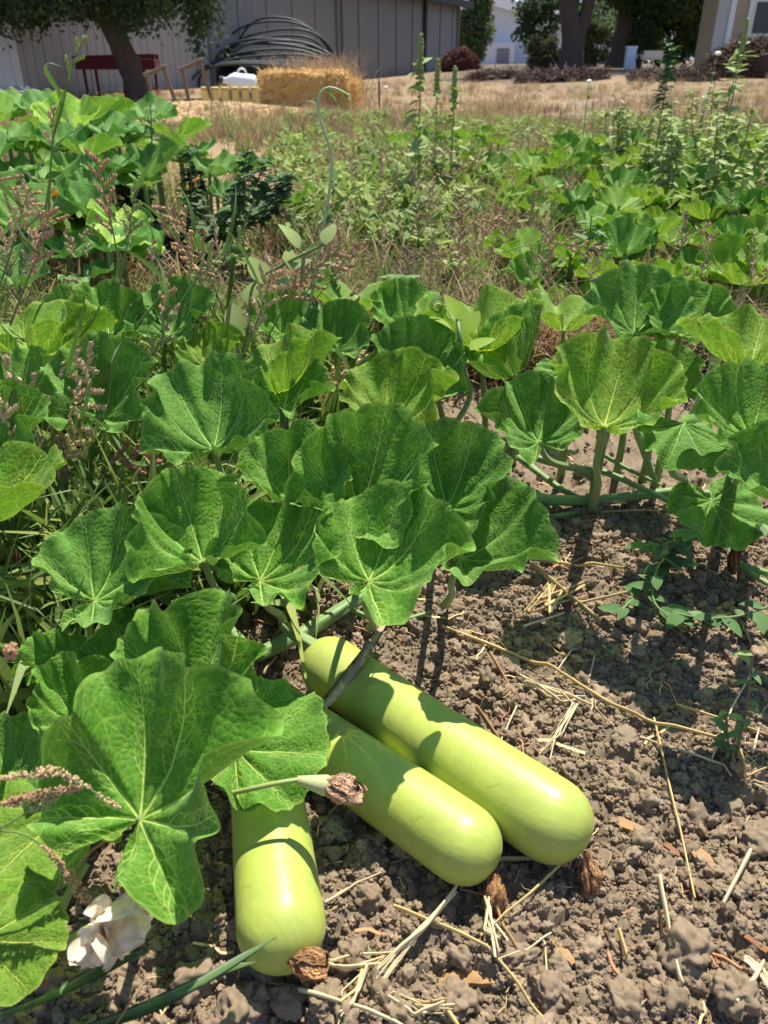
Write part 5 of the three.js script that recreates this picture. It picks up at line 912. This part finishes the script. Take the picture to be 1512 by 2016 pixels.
{ // broad-leaved weeds among the left seed heads
  const t = thing('dock_weed', 'weed with paired pale oval leaves between the upper left gourd leaves', 'weed', atD(480, 640, 1.45).setY(0)), b = t.position;
  part('stem', tube([[470, 720], [490, 640], [500, 560], [560, 520], [640, 480]].map(([x, y]) => atD(x, y, 1.45).sub(b)), 0.0028, 26, 6), stemMat, t);
  for (const [x, y, L, yaw, pitch, k] of [[470, 655, 0.06, 0.4, 1.0, 2], [520, 560, 0.06, 0.7, 0.9, 2], [490, 600, 0.05, -0.2, 0.9, 0], [575, 530, 0.05, 0.2, 0.8, 0], [588, 490, 0.06, 0.8, 1.0, 1], [545, 570, 0.04, -0.9, 0.6, 2], [640, 482, 0.05, -0.4, 0.8, 0]]) pinLeaf(t, atD(x, y, 1.44).sub(b), L, yaw, pitch, paleHerb, k);
}
// leafy weed: upright stems with many leaves, optional spike
function weed(label, px, D, yTop, n, leafL, mat, seed, o = {}) {
  const top = atD(px, yTop, D), b = V(top.x, terrain(top.x, -D), -D), H = top.y - b.y, t = thing(o.name || 'tall_weed', label, 'weed', b, o.group), R = rng(seed), st = o.stems || 1;
  for (let s = 0; s < st; s++) {
    const lx = st > 1 ? (R() - 0.5) * (o.spread || 0.3) : 0, lz = st > 1 ? (R() - 0.5) * (o.spread || 0.3) : 0, h = H * (s ? 0.6 + 0.4 * R() : 1), c = new THREE.CatmullRomCurve3([V(0, -0.03, 0), V(lx * 0.4, h * 0.35, lz * 0.4), V(lx, h * 0.75, lz), V(lx * 1.15, h, lz)]);
    part('stem', tube(c.points, (q) => 0.006 * (1 - 0.7 * q), 12, 6), stemMat, t);
    for (let k = 0; k < n; k++) { const q = (o.from ?? 0.15) + (1 - (o.from ?? 0.15)) * (k + R()) / n * (o.spike ? 0.8 : 1), p = c.getPoint(Math.min(1, q)); pinLeaf(t, p, leafL * (1.2 - 0.6 * q) * (0.7 + 0.6 * R()), R() * 6.28, 0.5 - 0.9 * R(), mat, Math.floor(R() * 3)); }
    if (o.spike) { const gs = []; for (let k = 0; k < 150; k++) { const q = 0.6 + 0.4 * Math.sqrt(R()), p = c.getPoint(q), g = spikelet(0.022, 0.007); g.rotateZ(R() * 3); const r = 0.022 * (1.12 - q) * 1.5 * (0.7 + 0.5 * Math.sin(k * 0.9)); g.translate(p.x + (R() - 0.5) * 2 * r, p.y + (R() - 0.5) * 0.02, p.z + (R() - 0.5) * 2 * r); gs.push(g); } part('flower_spike', mergeGeometries(gs), o.spikeMat || std(col(0.24, 0.30, 0.10), 0.85), t); }
    if (o.white) { const g = new THREE.IcosahedronGeometry(0.016, 3), a = g.attributes.position; for (let i = 0; i < a.count; i++) { const v = V().fromBufferAttribute(a, i), q = 1 + 0.35 * noise(v.x * 160, v.y * 160, v.z * 160); a.setXYZ(i, v.x * q * 1.2, v.y * q * 0.7, v.z * q * 1.2); } g.computeVertexNormals(); const m = part('flower', g, std(srgb(245, 240, 232), 0.8), t); m.position.copy(c.getPoint(1)); }
  }
  return t;
}
weed('dense dark weed with tiny leaves on the right side of the squash plants', 345, 2.9, 290, 90, 0.065, leafy(col(0.06, 0.125, 0.035), 0.3), 1, { name: 'dark_weed', stems: 16, spread: 0.75, from: 0.02 });
weed('weed with small white flowers rising above the squash leaves', 240, 3.1, 205, 34, 0.05, herbMat, 2, { stems: 3, spread: 0.25, from: 0.4 });
weed('tall pale amaranth spike standing before the right end of the barn', 829, 3.9, 72, 26, 0.10, paleHerb, 3, { spike: true });
weed('shorter amaranth spike right of the tall pale one', 862, 4.4, 120, 18, 0.08, paleHerb, 4, { spike: true }); weed('leafy amaranth before the reddish brush pile', 896, 4.3, 135, 22, 0.08, paleHerb, 5, { spike: true });
weed('dark green bushy topped weed below the dark tree', 1324, 4.2, 85, 70, 0.07, darkHerb, 6, { from: 0.55 }); weed('tall weed spike before the large brush pile', 1472, 4.4, 38, 40, 0.09, paleHerb, 7, { spike: true });
weed('leaning leafy weed with drooping leaves at the right edge', 1440, 4.0, 110, 36, 0.09, paleHerb, 8, { stems: 2, spread: 0.3 });
[[1360, 4.2, 190], [1400, 3.6, 215], [1300, 4.4, 230], [1450, 3.4, 205], [1490, 3.9, 150], [1340, 3.6, 250], [1505, 3.3, 240], [1270, 4.8, 215], [1230, 5, 200], [1420, 4.6, 160]].forEach(([px, D, y], i) => weed('yellow green leafy weed in the stand at the right edge', px, D, y, 34, 0.075, i % 3 ? paleHerb : leafy(col(0.34, 0.42, 0.12), 0.45), 20 + i, { stems: 3, spread: 0.35, group: 'yellow green weeds at the right edge' }));
weed('white flower head on a thin stem below the forked tree', 1160, 6.5, 160, 8, 0.06, herbMat, 40, { white: true }); weed('pair of white flower heads above the right weeds', 1398, 5.5, 105, 10, 0.06, herbMat, 41, { white: true, stems: 2, spread: 0.12 }); weed('small white flower head by the tall amaranth', 760, 9, 172, 6, 0.06, herbMat, 42, { white: true });
weed('blue green weed rosette in the gap behind the middle leaves', 790, 1.75, 545, 26, 0.07, leafy(col(0.17, 0.27, 0.10), 0.35), 43, { stems: 3, spread: 0.14 }); weed('upright weed in front of the right-hand patch', 1165, 2.2, 425, 24, 0.06, herbMat, 44, {}); weed('leafy weed left of the right-hand patch', 950, 2.3, 500, 24, 0.06, paleHerb, 45, { stems: 3, spread: 0.2 });
weed('low weed with pale leaves between squash and gourd vines', 640, 1.8, 500, 20, 0.06, herbMat, 46, { stems: 3, spread: 0.2 });
// shaded creeping weed on the soil at right, and the seedling
{
  const b = atH(1290, 1180, 0), t = thing('creeping_weed', 'creeping weed with dark oblong leaves spread in shade under the vine', 'weed', b.setY(0), undefined), R = rng(9);
  for (const run of [[[1330, 1060, 0.07], [1300, 1120, 0.04], [1255, 1170, 0.03], [1215, 1210, 0.02]], [[1330, 1060, 0.07], [1290, 1130, 0.05], [1290, 1190, 0.03], [1340, 1225, 0.02]], [[1300, 1200, 0.02], [1370, 1215, 0.03], [1440, 1215, 0.03], [1512, 1195, 0.03]], [[1340, 1120, 0.05], [1290, 1085, 0.06], [1275, 1075, 0.05]], [[1310, 1090, 0.05], [1340, 1060, 0.09], [1370, 1040, 0.1]]]) {
    const c = new THREE.CatmullRomCurve3(run.map((q) => atH(...q).sub(t.position))); part('stem', tube(c.points, 0.0018, 20, 6), stemMat, t);
    for (let k = 0; k < 13; k++) pinLeaf(t, c.getPoint((k + 0.5) / 13), 0.018 + 0.018 * R(), R() * 6.28, 0.25 - 0.5 * R(), R() < 0.75 ? darkHerb : herbMat, 0, 0.4 * (R() - 0.5));
  }
  const b2 = onSoil(1445, 1490, 0), s = thing('seedling', 'small upright two stemmed seedling in sun at the right edge', 'seedling', b2);
  for (const run of [[[1448, 1490, 0.01], [1462, 1430, 0.05], [1475, 1360, 0.10], [1482, 1290, 0.145]], [[1440, 1490, 0.01], [1432, 1450, 0.035], [1430, 1400, 0.07]]]) {
    const c = new THREE.CatmullRomCurve3(run.map((q) => atH(...q).sub(b2))); part('stem', tube(c.points, 0.0013, 16, 6), std(srgb(120, 96, 74), 0.8), s);
    for (let k = 0; k < 12; k++) pinLeaf(s, c.getPoint((k + 1) / 12), 0.011 + 0.009 * R(), R() * 6.28, 0.7 * R() - 0.1, k > 9 ? paleHerb : herbMat, k % 2, 0);
  }
}

// ---------------------------------------------------------------- blossoms and buds on the near vines
function flowerOn(vine, name, stalkPts, r, head, pos, dir, mat, label) {
  const m = part(name, head, mat, vine), p = atH(...pos); m.position.copy(p).sub(vine.position); m.quaternion.setFromUnitVectors(V(0, -1, 0), dir.normalize()); if (label) m.userData.label = label;
  if (stalkPts) part('flower_stalk', tube(stalkPts.map((q) => atH(...q).sub(vine.position)), r, 26, 8), stalkYellow, vine);
  return m;
}
// a crumpled white bloom: several folded petals
function wilted(seed, S) { const R = rng(seed), gs = []; for (let k = 0; k < 5; k++) { const g = new THREE.PlaneGeometry(1, 1, 18, 18), a = g.attributes.position, cl = []; for (let i = 0; i < a.count; i++) { const u = a.getX(i), v = a.getY(i) + 0.5, rd = v > 0.55 ? Math.sqrt(Math.max(0, 1 - ((v - 0.55) / 0.47) ** 2)) : 1, w = (0.3 + 0.75 * Math.sin(Math.min(1, v * 1.3) * 1.5)) * rd, f = 0.05 * Math.sin(u * 22 + k * 2) * v + 0.32 * noise(u * 1.5 + k * 5, v * 1.5, seed); a.setXYZ(i, u * w, v * 0.95 + 0.12 * noise(u * 2, v * 2, k + seed), f + 0.5 * u * u - 0.55 * v * v * (k % 2 ? 1 : -0.5)); const q = 0.9 + 0.3 * noise(u * 6, v * 6, k); cl.push(q, q * 0.96, q * 0.88); } g.setAttribute('color', new THREE.Float32BufferAttribute(cl, 3)); g.deleteAttribute('uv'); g.rotateX(0.5 + 0.5 * R()); g.rotateY(k * 1.257 + R() * 0.8); gs.push(g); } const m = mergeGeometries(gs); m.scale(S, -S, S); m.computeVertexNormals(); return m; }
flowerOn(vineA, 'wilted_flower', [[170, 1700, 0.10], [130, 1770, 0.085], [103, 1850, 0.06], [115, 1862, 0.07], [160, 1838, 0.11], [195, 1818, 0.125]], 0.0034, wilted(4, 0.034), [200, 1810, 0.128], V(0.75, 0.15, 0.3), wiltMat, 'crumpled papery white wilted flower');
flowerOn(vineA, 'wilted_flower', null, 0, wilted(8, 0.028), [196, 1822, 0.125], V(0.1, -0.9, 0.3), wiltMat);
const calyx = (L, W) => new THREE.LatheGeometry([[0, 0], [W * 0.3, 0], [W * 0.45, -L * 0.25], [W * 0.8, -L * 0.8], [W * 0.7, -L], [0, -L * 0.9]].map((q) => new THREE.Vector2(...q)), 14);
const calyxMat = std(srgb(176, 180, 128), 0.8);
flowerOn(vineA, 'dried_flower', [[455, 1562, 0.10], [500, 1552, 0.115], [545, 1542, 0.12], [590, 1535, 0.12]], 0.0022, calyx(0.03, 0.011), [585, 1535, 0.12], V(0.95, -0.1, 0.15), calyxMat); flowerOn(vineA, 'dried_flower', null, 0, shrivelled(0.034, 0.018, 21), [632, 1540, 0.12], V(0.95, -0.05, 0.2), dried(244, 200, 164), 'brown dried blossom on a thin stalk over the middle gourd');
flowerOn(vineD, 'flower_bud', [[1180, 815, 0.16], [1145, 815, 0.165], [1100, 820, 0.16], [1080, 822, 0.16]], 0.0028, calyx(0.035, 0.013), [1090, 820, 0.16], V(-1, -0.02, 0.05), std(srgb(206, 222, 160), 0.7), 'pale closed flower bud on a stalk');
flowerOn(vineD, 'dried_flower', [[1350, 830, 0.18], [1372, 790, 0.21], [1392, 750, 0.24], [1404, 715, 0.265]], 0.0028, calyx(0.03, 0.012), [1398, 735, 0.245], V(0.2, 1, -0.1), calyxMat); flowerOn(vineD, 'dried_flower', null, 0, shrivelled(0.03, 0.019, 25), [1403, 712, 0.262], V(0.2, 1, 0), dried(232, 198, 172), 'dried pinkish blossom held upright');
{ // growing tip with curled tendrils in the middle of the row
  stem(vineD, [[880, 860, 0.1], [925, 780, 0.16], [912, 720, 0.21], [905, 660, 0.26], [900, 620, 0.285]], 0.0045);
  const tend = []; for (let i = 0; i <= 30; i++) { const a = i * 0.7, r = 0.012 * (1 - i / 40); const p = atH(860, 600, 0.28); tend.push(V(p.x + Math.cos(a) * r, p.y + Math.sin(a) * r, p.z + i * 0.0008)); } part('tendril', tube([...tend.slice(0, 22).reverse(), atH(905, 640, 0.27)].map((p) => p.clone().sub(vineD.position)), 0.0011, 90, 5), stalkYellow, vineD);
  for (const [x, y, h, L, yaw, pitch] of [[905, 630, 0.28, 0.05, 0.8, 0.9], [915, 660, 0.26, 0.05, -0.7, 0.8], [890, 650, 0.26, 0.045, 1.6, 0.6], [925, 690, 0.23, 0.05, -1.2, 0.4]]) { const m = part('young_leaf', oval[2], GM[2], vineD); m.position.copy(atH(x, y, h)).sub(vineD.position); m.scale.setScalar(L); m.rotation.set(pitch, yaw, 0, 'YXZ'); }
}
// dry stub and nub by the left vine
flowerOn(vineB, 'dried_flower', [[0, 1140, 0.08], [25, 1130, 0.09], [45, 1122, 0.095]], 0.004, shrivelled(0.03, 0.011, 27), [40, 1118, 0.10], V(-0.1, 1, 0.05), dried(206, 150, 112));
for (const [x, y, s] of [[430, 1130, 31], [430, 1190, 32], [1450, 1080, 33], [40, 970, 34]]) flowerOn(vineB, 'dried_flower', null, 0, shrivelled(0.05, 0.013, s), [x, y - 20, 0.07], V(0.1, -1, 0.1), dried(150, 104, 66));
// tiny dry grass seeds lying on the big front leaf
{ const R = rng(3), gs = []; for (let k = 0; k < 16; k++) { const p = atH(248 + 46 * R(), 1630 + 60 * R(), 0.135).sub(vineA.position), g = spikelet(0.005, 0.0016); g.rotateZ(1.3 + R()); g.rotateY(R() * 6); g.translate(p.x, p.y, p.z); gs.push(g); } part('fallen_seeds', mergeGeometries(gs), std(srgb(226, 208, 160), 0.8), vineA).userData.kind = 'stuff'; }

renderer.render(scene, camera);
